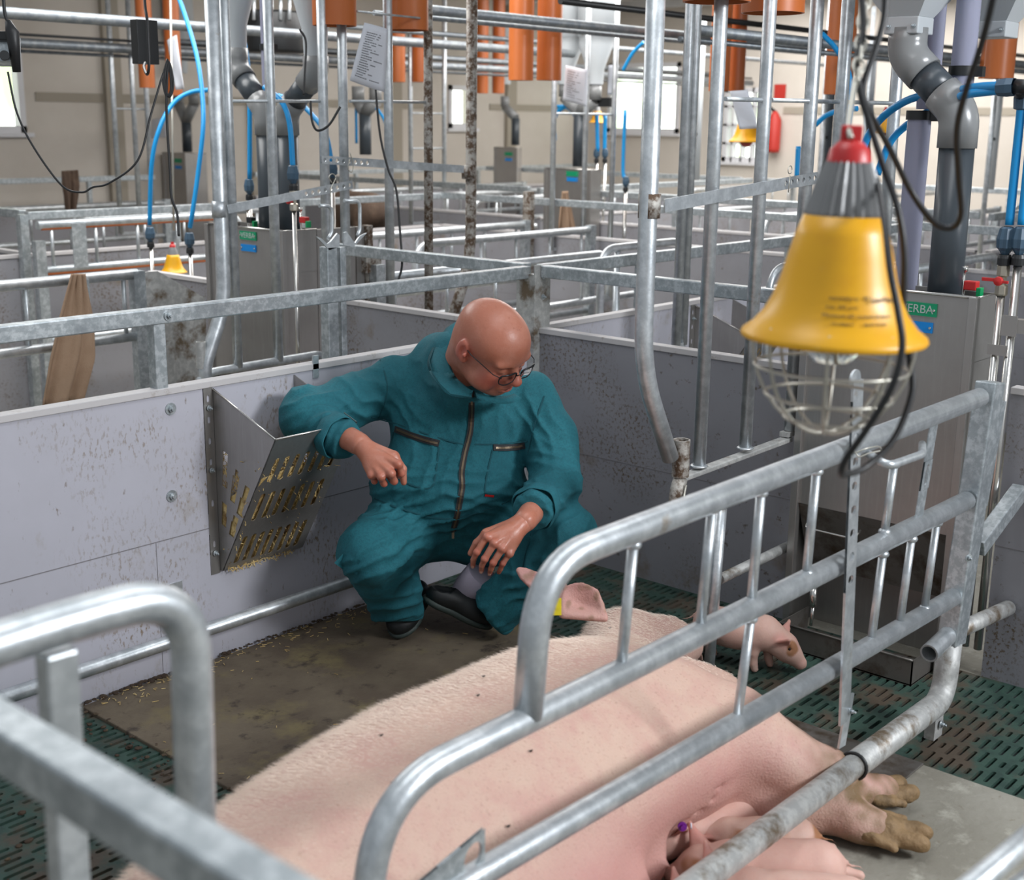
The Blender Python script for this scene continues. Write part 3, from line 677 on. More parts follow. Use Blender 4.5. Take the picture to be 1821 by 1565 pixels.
g = raised('raised crate gate with rust-flaked tubes behind the man, dark bent tube at its right', YL, 4.0)
for x, r, mm in ((3.956,.0215,'galv'),(4.231,.0215,'galv'),(4.488,.0215,'galv_rust')):
    b = MB(); b.tube([(x,YL,ZT), (x,YL,.70)], r, 14); b.build('tube', mm, g)
b = MB(); b.tube(fillet([(4.787,YL,ZT), (4.785,YL,1.02), (4.62,YL,.66)], .15, 8), .027, 16); b.build('bent_tube', 'galv_rust', g)
collar(g, S(832,306)); strap(g, PY(825,301,YL-.035), PY(572,284,YL-.035), 8)
b = MB(); b.tube([S(622,180), S(762,182)], .007, 10); b.build('rod', 'galv', g)
b = MB(); b.bar((3.93,YL,.69), (4.6,YL,.69), .034, .016); b.build('bottom_bar', 'galv_dirty', g)
b = MB(); b.tube(smoothpath([PY(622,282,YL-.05), PY(619,300,YL-.05), PY(626,306,YL-.05), PY(628,292,YL-.05), PY(622,270,YL-.05)], 5), .0022, 6); b.build('pull_pin', 'wire', g)

# thin gate tubes farther back: one thing per frame of tubes
def far_frame(label, y, xs, r=.02, zlo=.8, rods=(1.75,), m='galv'):
    t = thing('raised_crate_gate', label, 'gate', (xs[0], y, zlo))
    for x in xs: b = MB(); b.tube([(x,y,3.0),(x,y,zlo)], r, 10); b.build('tube', m, t)
    for z in rods: b = MB(); b.tube([(xs[0],y,z),(xs[-1],y,z)], .008, 8); b.build('rod', m, t)
    b = MB(); b.bar((xs[0],y,zlo), (xs[-1],y,zlo), .03, .02); b.build('bottom_bar', m, t)
    return t
far_frame('thin raised gate tubes by the back wall, left of the black box', 9.1, [PY(p,200,9.1)[0] for p in (203,238,262)])
far_frame('thin raised gate tubes between the orange pipes in mid distance', 8.35, [PY(p,200,8.35)[0] for p in (730,790)], rods=(1.75,1.45))
far_frame('thin raised gate tubes left of the bright end window', 6.0, [PY(p,200,6.0)[0] for p in (985,1042,1092)])
far_frame('thin raised gate tube right of the bright end window', 3.0, [PY(p,120,3.0)[0] for p in (1223,1235)], rods=())

# lowered gates of the other pens
def low_gate(label, x0, x1, y, zs=(.97,.69,.41), nrod=4, curve=True, m='galv', plate=None):
    t = thing('crate_gate', label, 'gate', (x0, y, 0)); s = 1 if x1 > x0 else -1
    b = MB(); b.tube(fillet([(x1,y,zs[0]), (x0,y,zs[0]), (x0,y,zs[1])], .16, 8), .025, 12); b.build('top_bar', m, t)
    b = MB(); b.tube([(x1,y,zs[1]), (x0-s*.3,y,zs[1])], .022, 12); b.build('middle_bar', m, t)
    b = MB(); b.tube([(x1,y,zs[2]), (x0-s*.3,y,zs[2])], .022, 12); b.build('lower_bar', m, t)
    for k in range(nrod):
        x = x0+(x1-x0)*(k+.7)/nrod
        if abs(x-x1) < .03: continue
        b = MB(); b.tube([(x,y,zs[0]), (x,y,zs[1])], .0105, 8); b.build('rod', m, t)
    b = MB(); b.bar((x1,y,0), (x1,y,1.0), .05, .06, up=(1,0,0)); b.build('end_post', 'zinc_spangle', t)
    b = MB(); b.tube([(x0-s*.3,y,0), (x0-s*.3,y,zs[1])], .022, 10); b.build('foot', m, t)
    if plate is not None:
        b = MB(); b.box((plate-.045,y-.03,zs[1]), (plate+.045,y-.024,zs[0])); b.build('plate', 'zinc_spangle', t)
    return t
ya = 5.30
gA = low_gate('crate gate of the neighbouring pen with a tan cloth hung over it', 1.7, PY(243,490,ya)[0], ya, (PY(243,487,ya)[2], PY(243,598,ya)[2], .36), 7, plate=PY(140,560,ya)[0])
x0 = PY(247,480,ya)[0]
b = MB(); b.add([(x0,ya,.0),(x0+.36,ya,.0),(x0+.36,ya,.84),(x0+.10,ya,.99),(x0,ya,.99),(x0,ya+.01,.0),(x0+.36,ya+.01,.0),(x0+.36,ya+.01,.84),(x0+.10,ya+.01,.99),(x0,ya+.01,.99)],
      [(0,1,2,3,4),(9,8,7,6,5),(0,5,6,1),(1,6,7,2),(2,7,8,3),(3,8,9,4),(4,9,5,0)]); tag(b.build('side_plate', 'galv_dirty'), 'galvanised plate left of the thick double tube', 'plate')
yo = 6.95; zo1, zo2 = PY(75,400,yo)[2], PY(75,481,yo)[2]
go = low_gate('crate gate with orange lamp glow painted under its bars, at the left in the second row', PY(345,385,yo)[0]+.35, PY(66,400,yo)[0], yo, (zo1, zo2, .42), 5, m='galv', plate=PY(138,440,yo)[0])
for z in (zo1, zo2): b = MB(); b.tube([(PY(72,400,yo)[0],yo-.006,z-.021), (PY(340,385,yo)[0]+.3,yo-.006,z-.021)], .010, 8); b.build('painted_glow', 'pvc_orange', go)  # orange strips put the heat-lamp glow under both bars as colour
b = MB(); b.box((3.79,7.08,0),(3.84,7.13,1.14)); tag(b.build('pen_post', 'zinc_spangle'), 'galvanised post at the left end of the second row beam', 'post')
low_gate('crate gate with a curved end behind the rusty bent tube', 5.5, 7.2, 5.6, (.97,.69,.41), 5)
low_gate('crate gate beside the second feed hopper in mid distance', 6.3, 4.4, 4.75, (.93,.66,.4), 5)
low_gate('crate gate seen through the tubes left of the heat lamp', 8.0-.4, 6.2, 2.9, (.97,.69,.41), 5)
low_gate('far crate gate beyond the aisle, middle', 9.2, 11.6, 5.4, nrod=6)
low_gate('far crate gate beyond the aisle, left', 9.2, 11.6, 9.2, nrod=6)
low_gate('far crate gate beyond the aisle, right', 9.2, 11.6, 1.6, nrod=6)
low_gate('crate gate in the third row near the back wall', 4.3, 6.6, 9.8, nrod=6)
low_gate('crate gate in the third row at the left edge', 2.2, 3.7, 9.6, nrod=4)
low_gate('crate gate near the end window', 12.4, 14.4, 6.2, nrod=5)
# more gates in the far rows, with the aisle between them
for (x0_, x1_, y_, lab) in [(5.2,7.2,6.2,'crate gate in the second row nearest the rust spotted post'),(9.0,11.8,4.55,'far crate gate beyond the aisle, just in front of the middle one'),(9.0,11.8,6.1,'far crate gate beyond the aisle, just behind the middle one'),
    (9.0,11.8,8.4,'far crate gate beyond the aisle in front of the left one'),(9.0,11.8,10.2,'far crate gate beyond the aisle closest to the back wall'),(12.3,14.6,8.2,'crate gate below the end window, left'),(12.3,14.6,4.6,'crate gate below the end window, right'),
    (12.3,14.6,2.4,'crate gate near the fire extinguisher'),(9.0,11.8,2.6,'far crate gate beyond the aisle behind the heat lamp, rear one'),(9.0,11.8,.6,'far crate gate beyond the aisle behind the heat lamp, front one'),(5.0,7.1,8.6,'crate gate in the third row, middle'),(4.6,7.0,1.4,'crate gate directly behind the feed box')]:
    low_gate(lab, x0_, x1_, y_, nrod=6)
for k, (x_, y_) in enumerate([(9.3,5.0),(9.9,6.6),(10.6,4.2),(11.3,7.9),(9.2,8.9),(12.4,9.2),(10.4,3.0),(12.0,2.9),(9.4,2.0),(13.2,6.6)]):
    q_ = RM.T@(np.array((x_,y_,1.7))-CAM); pxx = CX+FPX*q_[0]/q_[2]
    if 1070 < pxx < 1215 or 790 < pxx < 850 or pxx > 1800: continue
    ws = ['nearest the aisle, before the end window','right of the forked pipe','further right of the forked pipe','left of the end window','by the thin far pipe','close to the end wall corner','behind the bent gate tube','behind the third gate tube','behind the lamp cap','in front of the end window']
    t = thing('feed_line_post', 'thin upright tube with a clear sleeve '+ws[k], 'tube', (x_, y_, 0)); b = MB(); b.tube([(x_,y_,0),(x_,y_,2.9)], .022, 8); b.build('tube', 'galv_dark' if k % 2 else 'galv', t); b = MB(); b.tube([(x_+.1,y_,1.2),(x_+.1,y_,2.6)], .03, 8); b.build('sleeve', 'hopper_plastic' if k % 3 else 'pvc_dark', t); b = MB(); b.tube([(x_,y_,1.6),(x_+.1,y_,1.6)], .012, 6); b.build('bracket', 'black_metal', t)
def hoop(label, pts, r=.021, post=None):
    t = MB(); t.tube(fillet(pts, .12, 8), r, 12)
    if post: t.tube(post, r*.9, 12)
    return tag(t.build('hoop_rail', 'galv'), label, 'rail')
y = 4.1; a = PY(1068,500,y); hoop('tall hoop rail right of the rust spotted post', [(a[0],y,0), (a[0],y,1.06), (a[0]+.75,y,1.06), (a[0]+.75,y,0)], post=[(a[0]+.14,y,0), (a[0]+.14,y,1.04)])
y = 2.7; a = PY(1370,470,y); hoop('small hoop handle at the left of the heat lamp shade', [(a[0],y,0.0), (a[0],y,1.13), (a[0]+.5,y,1.13), (a[0]+.5,y,.0)], .015)

# ================================================================== feed hoppers, stainless
def feeder(label, X, y0, y1, zt, dx, sgn=1, detail=True, plates=None, name='VERBA'):
    t = thing('feed_box', label, 'feeder', (X, (y0+y1)/2, 0)); th = .004
    b = MB()
    b.box((X, y0, .46), (X+th, y1, zt)); b.box((X, y0, 0), (X+dx, y0+th, zt)); b.box((X, y1-th, 0), (X+dx, y1, zt)); b.box((X+dx-th, y0, 0), (X+dx, y1, zt))
    b.box((X-.012, y0-.006, 0), (X+.014, y0+.02, zt)); b.box((X-.012, y1-.02, 0), (X+.014, y1+.006, zt)); b.box((X+.002, y0, zt-.20), (X+dx, y1, zt-.196))
    b.build('body', 'stainless', t, .0015)
    b = MB(); b.tube([(X-.002, y0, zt), (X-.002, y1, zt)], .005, 8); b.tube([(X, y0, zt), (X+dx, y0, zt)], .003, 8); b.build('rim', 'stainless_pipe', t)
    if detail:
        b = MB(); b.add([(X,y0+.02,.46),(X,y1-.02,.46),(X+dx*.6,y1-.02,.22),(X+dx*.6,y0+.02,.22)], [(0,1,2,3)]); b.build('chute', 'stainless_dark', t)
        b = MB(); x2 = X-.15
        b.box((x2, y0+.03, .0), (x2+th, y1-.06, .085)); b.box((x2, y0+.03, 0), (X+.05, y0+.03+th, .085)); b.box((x2, y1-.06, 0), (X+.05, y1-.06+th, .085)); b.box((x2, y0+.03, .002), (X+.05, y1-.06, .006))
        b.tube([(x2, y0+.03, .086), (x2, y1-.06, .086)], .004, 8); b.build('trough', 'stainless_dark', t)
        b = MB(); b.tube(fillet([(X-.02,y0+.30,.42),(X-.06,y0+.30,.40),(X-.06,y0+.48,.40),(X-.02,y0+.48,.42)], .02), .004, 8); b.build('trough_rod', 'stainless_pipe', t)
    s = (y1-y0)/.55
    zc = plates[0][2] if plates else zt-.075; yc = plates[0][1] if plates else y0+.135
    for (mm, dz, hh, ww, tx, ts) in (('label_green', 0, .020, .062, name, .036), ('blue_plate', -.066, .016, .056, None, 0)):
        p = plates[0 if dz == 0 else 1] if plates else (X, yc, zc+dz)
        b = MB(); b.box((X-.006, p[1]-ww, p[2]-hh), (X-.001, p[1]+ww, p[2]+hh)); pl = b.build('name_plate', mm, t)
        for q in (-1, 1): c = MB(); c.tube([(X-.009, p[1]+q*(ww-.007), p[2]), (X-.005, p[1]+q*(ww-.007), p[2])], .004, 8); c.build('rivet', 'stainless_pipe', pl)
        if tx and detail is not False: text_mesh(tx, 'label_text', pl, (X-.0065, p[1], p[2]), (0,-1,0), (0,0,1), ts)
    return t
Lg = PX(1637,550,3.8)
fr = feeder('tall stainless steel feed box right of the heat lamp, trough at its foot', 3.80, 1.50, 2.06, 1.205, .16, plates=[(0,PX(1632,549,3.8)[1],PX(1632,549,3.8)[2]),(0,PX(1628,580,3.8)[1],PX(1628,580,3.8)[2])])
fl = feeder('stainless steel feed box between the vertical tubes at the left', 3.85, 4.79, 5.38, 1.19, .20, plates=[(0,PX(442,419,3.85)[1],PX(442,419,3.85)[2]),(0,PX(443,441,3.85)[1],PX(443,441,3.85)[2])])
def adjuster(parent, x, y, z, col):
    b = MB(); b.tube([(x,y,z-.2),(x,y,z+.055)], .005, 8); b.tube([(x,y,z+.045),(x,y,z+.06)], .010, 8); b.build('adjuster_rod', 'stainless_pipe', parent)
    b = MB(); b.box((x-.015,y-.045,z-.01),(x+.015,y-.005,z+.018)); b.build('adjuster_knob', col, parent, .003)
    b = MB(); b.box((x-.012,y-.06,z-.03),(x+.012,y-.045,z-.0)); b.build('indicator', 'green_plastic', parent, .002)
q = PX(1714,500,3.90); adjuster(fr, 3.90, q[1], q[2]-.015, 'red_plastic')
q = PX(535,392,3.97); adjuster(fl, 3.97, q[1], q[2], 'red_plastic'); q = PX(441,392,3.93); adjuster(fl, 3.93, q[1], q[2], 'black_metal')
# dark side panel and hinge right of the left feed box
b = MB(); b.box((4.06,4.80,0),(4.30,4.83,1.185)); b.box((4.31,4.80,0),(4.36,4.83,1.185)); tag(b.build('hopper_panel', 'stainless'), 'stainless side panel right of the left feed box', 'panel')
b = MB(); b.box((4.365,4.78,0),(4.40,4.82,1.19)); b.box((4.34,4.765,.96),(4.44,4.80,1.04)); tag(b.build('hinge_post', 'galv_rust'), 'dark rusty hinge post right of the left feed box', 'post')
# mid-distance feed boxes
fm = feeder('stainless feed box with green and blue plates behind the tan cloth, mid distance', 8.35, PX(1052,300,8.35)[1], PX(970,300,8.35)[1], PX(1000,300,8.35)[2], .13, detail=False, plates=[(0,PX(1018,309,8.35)[1],PX(1018,309,8.35)[2]),(0,PX(1018,319,8.35)[1],PX(1018,319,8.35)[2])])
ff = feeder('far stainless feed box under the thin grey down pipe, near the end wall', 11.8, PX(920,262,11.8)[1], PX(880,262,11.8)[1], PX(900,262,11.8)[2], .08, detail=False)
fb = feeder('small stainless feed box by the back wall behind the blue hoses', 7.9, PX(330,272,7.9)[1], PX(290,272,7.9)[1], PX(310,272,7.9)[2], .25, detail=False)

# ================================================================== feed pipes and hoppers
def ypipe(label, foot, knee, upper, top, r, hopper=True, parent=None):
    t = thing('feed_down_pipe', label, 'pipe', foot)
    foot, knee, upper, top = map(np.array, (foot, knee, upper, top)); k = r*1.12
    b = MB(); b.tube([foot, knee-np.array([0,0,r*1.2])], r, 20); b.build('lower_pipe', 'pvc_dark', t)
    d = _n(upper-knee)
    b = MB(); b.tube(fillet([knee-np.array([0,0,r*2.0]), knee, knee+d*r*1.65], r*1.2, 7), k, 20); b.build('lower_elbow', 'pvc_mid', t)
    b = MB(); b.tube([knee+d*r*1.5, upper-d*r*1.5], r, 20); b.build('slanted_pipe', 'pvc_dark', t)
    b = MB(); b.tube(fillet([upper-d*r*1.65, upper, top], r*1.2, 7), k, 20); b.build('upper_elbow', 'pvc_mid', t)
    return t
foot = np.array([3.88, PX(1700,510,3.88)[1], 1.03]); X_ = 3.88
kn = PX(1707,200,X_); up = PX(1612,98,X_); tp = PX(1608,50,X_)
foot = PX(1680,520,X_); foot = np.array([X_, kn[1]-.005, 1.03])
ypipe('thick dark grey feed down pipe with two mid grey elbows at the right', foot, kn, up, (X_, up[1], tp[2]), .052)
def hopper(label, c, w, h, up, m='hopper_plastic', clear=True):
    t = thing('dosing_hopper', label, 'hopper', c); c = np.array(c)
    b = MB(); b.box((c[0]-w*.62, c[1]-w*.62, c[2]), (c[0]+w*.62, c[1]+w*.62, c[2]+h)); b.build('outlet_collar', m, t, .004)
    v = []; 
    for (ww, z) in ((w*.60, h), (w*1.9, up), (w*1.9, up+.5)): v += [(c[0]-ww,c[1]-ww,c[2]+z),(c[0]+ww,c[1]-ww,c[2]+z),(c[0]+ww,c[1]+ww,c[2]+z),(c[0]-ww,c[1]+ww,c[2]+z)]
    fs = [(i*4+k, i*4+(k+1) % 4, (i+1)*4+(k+1) % 4, (i+1)*4+k) for i in range(2) for k in range(4)]
    b = MB(); b.add(v, fs); b.build('funnel', m, t)
    for s in (-1, 1): bolt(t, (c[0]-w*.63, c[1]+s*w*.45, c[2]+h*.45), (-1,0,0), .008)
    return t
hopper('translucent white dosing hopper at the top right, above the grey elbow', (X_, up[1], tp[2]-.02), .088, .05, .22)
hopper('translucent white dosing hopper at the very top right corner', (4.35, PX(1770,60,4.35)[1], PX(1770,68,4.35)[2]), .088, .05, .22)
ka = PX(474,200,3.95); ua = PX(420,120,3.95); ypipe('dark feed down pipe at the left, slanting up to the left hopper', (3.95,ka[1],1.05), ka, ua, (3.95,ua[1],PX(420,85,3.95)[2]), .052)
kb = PX(509,200,3.98); ub = PX(562,128,3.98); ypipe('dark feed down pipe at the left, slanting up to the right hopper', (3.98,kb[1],1.05), kb, ub, (3.98,ub[1],PX(562,100,3.98)[2]), .052)
def round_hopper(label, c, r):
    t = thing('dosing_hopper', label, 'hopper', c); b = MB(); b.lathe([(r*.55,0),(r*.6,.12),(r*1.15,.30),(r*1.15,.36),(r*1.25,.365),(r*1.25,.80)], c, (0,0,1), 24); b.build('cone', 'hopper_plastic', t)
    b = MB(); b.ball((c[0]-r*1.2,c[1]+.02,c[2]+.38), .016, 8, 6); b.build('wing_nut', 'brass', t)
round_hopper('translucent round dosing hopper at the top left of the dark pipes', (3.95,ua[1],PX(420,92,3.95)[2]), .095)
round_hopper('translucent round dosing hopper at the top right of the dark pipes', (3.98,ub[1],PX(562,105,3.98)[2]), .095)
def clear_tube(label, x, y, z0, z1, r, clampz=None, m='clear_tube'):
    t = thing('clear_feed_tube', label, 'tube', (x, y, z0)); b = MB(); b.pipe((x,y,z0), (x,y,z1), r, r-.003, 24); b.build('tube', m, t)
    if clampz:
        b = MB(); b.pipe((x,y,clampz-.014), (x,y,clampz+.014), r+.006, r, 24); b.box((x-.012,y-r-.03,clampz-.018),(x+.012,y-r-.004,clampz+.012)); b.build('clamp', 'black_metal', t)
    return t
q = PX(1636,205,3.96); clear_tube('lavender clear tube left of the thick dark pipe, black clamp at its top', 3.96, q[1], 1.03, q[2]+.01, .036, q[2])
q = PX(1660,60,4.06); clear_tube('clear tube rising behind the slanted grey pipe', 4.06, q[1], 1.75, 2.9, .034)
q = PX(1712,126,3.98); clear_tube('clear tube right of the slanted pipe with a black clamp', 3.98, q[1], 1.75, 2.9, .036, q[2])
q = PX(476,100,4.0); clear_tube('lavender clear tube between the two left hoppers', 4.0, q[1], 1.7, 2.9, .03, PX(476,84,4.0)[2])
def far_pipe(label, X, px, pytop, pybot, pl, pr, r=.05):
    a = PX(px, pytop, X); z0 = PX(px, pybot, X)[2]; l = PX(pl[0], pl[1], X); t = thing('feed_down_pipe', label, 'pipe', (X, a[1], z0))
    b = MB(); b.tube([(X,a[1],z0),(X,a[1],a[2])], r, 14); b.build('lower_pipe', 'pvc_dark', t)
    b = MB(); b.tube([a, l], r*1.05, 14); b.tube([l, l+np.array([0,0,.12])], r*1.05, 14); b.build('elbow', 'pvc_mid', t)
    if pr: b = MB(); c = PX(pr[0], pr[1], X); b.tube([a, c], r*1.05, 14); b.tube([c, c+np.array([0,0,.12])], r*1.05, 14); b.build('elbow', 'pvc_mid', t)
far_pipe('dark forked down pipe on the mid-distance feed box', 8.45, 1031, 200, 296, (1005,172), (1058,178))
far_pipe('thin dark down pipe on the far feed box', 11.9, 917, 210, 258, (898,190), None)
far_pipe('thin dark forked down pipe by the blue fittings behind the paper tag', 7.6, 649, 200, 275, (637,180), (668,180))
far_pipe('dark down pipe by the back wall behind the blue hoses', 8.1, 331, 215, 270, (318,185), (345,185))
for i, (X, px, py) in enumerate([(8.45,1005,150),(8.45,1058,150),(11.9,898,150),(8.1,322,130)]):
    c = PX(px, py, X); round_hopper(['pale round hopper left above the forked mid-distance pipe','pale round hopper right above the forked mid-distance pipe','small pale round hopper above the thin far pipe','small pale round hopper by the back wall'][i], c, .12)

# ================================================================== orange pipes
def orange(label, x, y, z, r, ztop=3.2):
    t = MB(); t.pipe((x,y,z), (x,y,ztop), r, r-.006, 36); return tag(t.build('orange_pipe', 'pvc_orange'), label, 'pipe')
R_ = .0955
a = PY(595,46,4.50); orange('orange-brown plastic pipe hanging at the top, left of the paper tag', a[0], 4.50, a[2], R_)
c = PY(725,54,4.50); orange('orange-brown plastic pipe hanging at the top, right of the paper tag', c[0], 4.50, c[2], R_)
b = MB(); b.tube([(a[0]+.05,4.50-.09,a[2]+.06), (c[0]-.02,4.50-.10,a[2]+.055)], .005, 8); tag(b.build('pipe_pin', 'galv'), 'thin metal pin joining the two orange pipes above the paper tag', 'pin')
a = PY(1285,3,2.1); orange('orange-brown pipe end at the top centre, in front of the gate tubes', a[0], 2.12, a[2], .0955)
a = PY(1405,22,2.1); orange('orange-brown pipe end at the top, second right of centre', a[0], 2.16, a[2], .0955)
OP = [(4.0,1790,140,40,9,'right edge behind the blue hoses'),(925,0,0,0,0,'')]
for i, (px, py, w, y, lab) in enumerate([(926,143,44,5.6,'hanging left of the white sheet in mid distance, larger of a pair'),(976,143,44,5.6,'hanging left of the white sheet in mid distance, slimmer of a pair'),
    (708,146,26,8.3,'behind the top right orange pipe, left one'),(747,146,30,8.3,'behind the top right orange pipe, right one'),(857,166,22,10.2,'behind the rusty dark tube, left one'),(886,166,22,10.2,'behind the rusty dark tube, right one'),
    (1278,162,36,4.7,'behind the gate tubes at the centre right, left one'),(1308,162,30,4.7,'behind the gate tubes at the centre right, right one'),(1490,168,50,3.7,'behind the heat lamp chain'),
    (1775,140,52,2.6,'at the top right behind the hopper, near the blue fitting'),(1752,140,24,3.2,'at the top right, half hidden behind the clear tube'),
    (262,156,28,8.6,'behind the black box at the upper left'),(311,170,28,8.6,'behind the blue hose at the upper left')]):
    p = PY(px, py, y); dpt = (p-CAM)@RM.T[2] if False else float(np.dot(RM.T[2], p-CAM)); orange('orange-brown pipe '+lab, p[0], y, p[2], w/2/FPX*dpt)

# ================================================================== overhead pipes, along the shed
def pipe_run(label, y, z, x0, x1, r, m='galv_dark', cat='pipe'):
    b = MB(); b.tube([(x0,y,z),(x1,y,z)], r, 12); t = b.build('overhead_pipe', m); return tag(t, label, cat)
q = PY(0,22,6.6); pipe_run('grey overhead pipe at the upper left', 6.6, q[2], 2.4, 8.2, .030)
q = PY(30,76,9.0); pipe_run('shiny overhead pipe below the grey one at the upper left', 9.0, q[2], 3.0, 14.8, .035)
q = PY(30,66,9.0); pipe_run('thin dark cable pipe above the shiny one at the upper left', 9.0, q[2]+.02, 3.0, 14.8, .010, 'black_metal')
q = PY(60,92,9.1); pipe_run('thin pipe below the shiny one at the upper left', 9.1, q[2], 3.0, 14.8, .012)
q = PY(785,20,5.3); pipe_run('shiny overhead pipe crossing the top centre', 5.3, q[2], 5.0, 14.8, .028)
q = PY(785,34,5.4); pipe_run('thin overhead pipe below the shiny one at the top centre', 5.4, q[2], 5.0, 14.8, .014)
q = PY(1000,2,4.6); pipe_run('dark overhead pipe at the very top right of centre', 4.6, q[2], 5.6, 14.8, .018, 'black_metal')
q = PY(1300,60,3.3); pipe_run('overhead pipe behind the gate tubes at the right', 3.3, q[2], 4.9, 14.8, .024)
q = PY(1300,78,3.35); pipe_run('thin overhead pipe behind the gate tubes at the right', 3.35, q[2], 4.9, 14.8, .012)
q = PY(850,66,7.6); pipe_run('overhead pipe behind the pair of orange pipes', 7.6, q[2], 6.6, 14.8, .02)
q = PY(850,108,9.6); pipe_run('farthest overhead pipe behind the rusty dark tube', 9.6, q[2], 6.6, 14.8, .03)

# ================================================================== hay rack on the light partition
rack = thing('hay_rack', 'stainless hay rack with slots bolted to the light partition, filled with straw', 'rack', (2.5, YW, .3))
A = PX(363,688,2.35); A[1] = YW; Bt = PX(490,782,2.35); Bb = PX(400,1016,2.35); zt = Bt[2]; x0, x1 = 2.35, 2.672
zb_ = Bb[2]; ztop = A[2]; yt = Bt[1]; yb = YW-.018
# side plate with slots: triangle wall - outer top - bottom, built from cells in a sheared frame
def side(x, name):
    O = np.array((x, YW, zb_)); b = MB()
    def P2(u, v): # u 0..1 across from wall to front edge, v 0..1 up along the front edge
        w = np.array((x, YW, zb_+(ztop-zb_)*v)); e = np.array((x, yb+(yt-yb)*v, zb_+(zt-zb_)*v)); return w+(e-w)*u
    slots = [(.26,.50,.70),(.54,.45,.66),(.82,.41,.61),(.30,.27,.42),(.74,.24,.38)]
    n = 26; m_ = 44
    def inside(u, v):
        for (uc, v0, v1) in slots:
            hw = .036/max(v, .16)
            if v0 <= v <= v1 and abs(u-uc) < hw: return True
        return False
    vs = [P2(i/n, j/m_) for j in range(m_+1) for i in range(n+1)]
    fs = [(j*(n+1)+i, j*(n+1)+i+1, (j+1)*(n+1)+i+1, (j+1)*(n+1)+i) for j in range(m_) for i in range(n) if not inside((i+.5)/n, (j+.5)/m_)]
    b.add(vs, fs); o = b.build(name, 'stainless', rack); so = o.modifiers.new('t', 'SOLIDIFY'); so.thickness = .003; return o
side(x0, 'side_plate'); side(x1, 'side_plate')
# front plate with three rows of slanted slots
O = np.array((x0, yb, zb_)); U = np.array((1,0,0)); V = _n(np.array((0, yt-yb, zt-zb_))); LV = math.hypot(yt-yb, zt-zb_); W_ = x1-x0
b = MB(); rows = [(0,.02,0,0),(.02,.27,8,.092),(.27,.36,0,0),(.36,.60,7,.088),(.60,.66,0,0),(.66,.86,7,.070),(.86,1.0,0,0)]
for (v0, v1, n, hv) in rows:
    if n == 0: b.cell(O, U, V, 0, W_, v0*LV, v1*LV, 0, 0); continue
    mgn = .022; b.cell(O, U, V, 0, mgn, v0*LV, v1*LV, 0, 0); b.cell(O, U, V, W_-mgn, W_, v0*LV, v1*LV, 0, 0); cw = (W_-2*mgn)/n
    for i in range(n): b.cell(O, U, V, mgn+i*cw, mgn+(i+1)*cw, v0*LV, v1*LV, .0095, (v1-v0)*LV*.44, 1, .003, 4)
b.build('front_plate', 'stainless', rack)
b = MB(); b.tube([(x0,yt,zt),(x1,yt,zt)], .003, 8); b.tube([(x0,YW-.004,ztop),(x0,yt,zt)], .003, 8); b.build('rim', 'stainless_pipe', rack)
b = MB(); fl0 = x0-.035
O = np.array((fl0, YW-.003, zb_-.01)); hh = ztop-zb_+.015; nseg = 9
for i in range(nseg): b.cell(O, (1,0,0), (0,0,1), 0, .034, i*hh/nseg, (i+1)*hh/nseg, .005 if i % 2 or i > 4 else 0, .011, 1, .003, 4)
b.build('flange', 'stainless', rack)
for k in (.88,.55,.10): bolt(rack, (fl0+.017, YW-.006, zb_+hh*k), (0,-1,0), .009)
# the straw inside
def straw_clump(name, parent, n, gen, seed, lo=.03, hi=.09, r=.0012):
    rr_ = random.Random(seed); b = MB()
    for k in range(n):
        p, d = gen(rr_); l = rr_.uniform(lo, hi); d = _n(d); c = np.array(p); s = _n(np.cross(d, (.3,.5,.8))); w = rr_.uniform(.6,1.3)*r; bend = np.array([rr_.uniform(-.006,.006) for _ in range(3)])
        b.tube([c-d*l/2, c+bend, c+d*l/2], w, 4, False)
    return b.build(name, 'straw', parent)
hay = MB(); fillv = .80
v0 = np.array
yy0, zz0 = yb, zb_; y1_, z1_ = yb+(yt-yb)*fillv, zb_+(zt-zb_)*fillv
hay.add([(x0+.006,YW-.004,zz0+.01),(x0+.006,yy0+.012,zz0+.01),(x0+.006,y1_+.022,z1_-.04),(x0+.006,YW-.01,z1_-.16),(x1-.006,YW-.004,zz0+.01),(x1-.006,yy0+.012,zz0+.01),(x1-.006,y1_+.022,z1_),(x1-.006,YW-.01,z1_-.10)],
        [(0,1,2,3),(7,6,5,4),(0,4,5,1),(1,5,6,2),(2,6,7,3),(3,7,4,0)])
ho = hay.build('straw_filling', 'straw'); tag(ho, 'golden straw inside the hay rack', 'straw', kind='stuff')
def gen(r):
    f = r.random(); t_ = r.random()**.8*.84; y = yb+(yt-yb)*t_+r.uniform(.000,.020); z = zb_+(zt-zb_)*t_
    if f < .74: return (r.uniform(x0+.01, x1-.01), y+.013, z), (r.gauss(0,.8), .5*(yt-yb)/(zt-zb_)+r.gauss(0,.06), r.gauss(0,1))
    if f < .92: u = r.random(); return (x0+.008+r.uniform(0,.01), YW-(YW-y)*u, z-.0+r.uniform(0,.05)*(1-u)), (r.gauss(0,.05), r.gauss(0,1), r.gauss(0,1))
    return (r.uniform(x0+.01, x1-.01), r.uniform(y1_+.03, YW-.03), z1_-.06*r.random()), (r.gauss(0,1), r.gauss(0,1), r.gauss(0,.3))
straw_clump('straw_stalks', ho, 1500, gen, 3, .02, .055)
straw_clump('straw_stalks', ho, 60, lambda r: ((r.uniform(x0+.02,x1-.05), yb-.004, zb_-.002), (r.gauss(0,1), r.gauss(-.4,.3), r.gauss(-.6,.6))), 5, .012, .035)

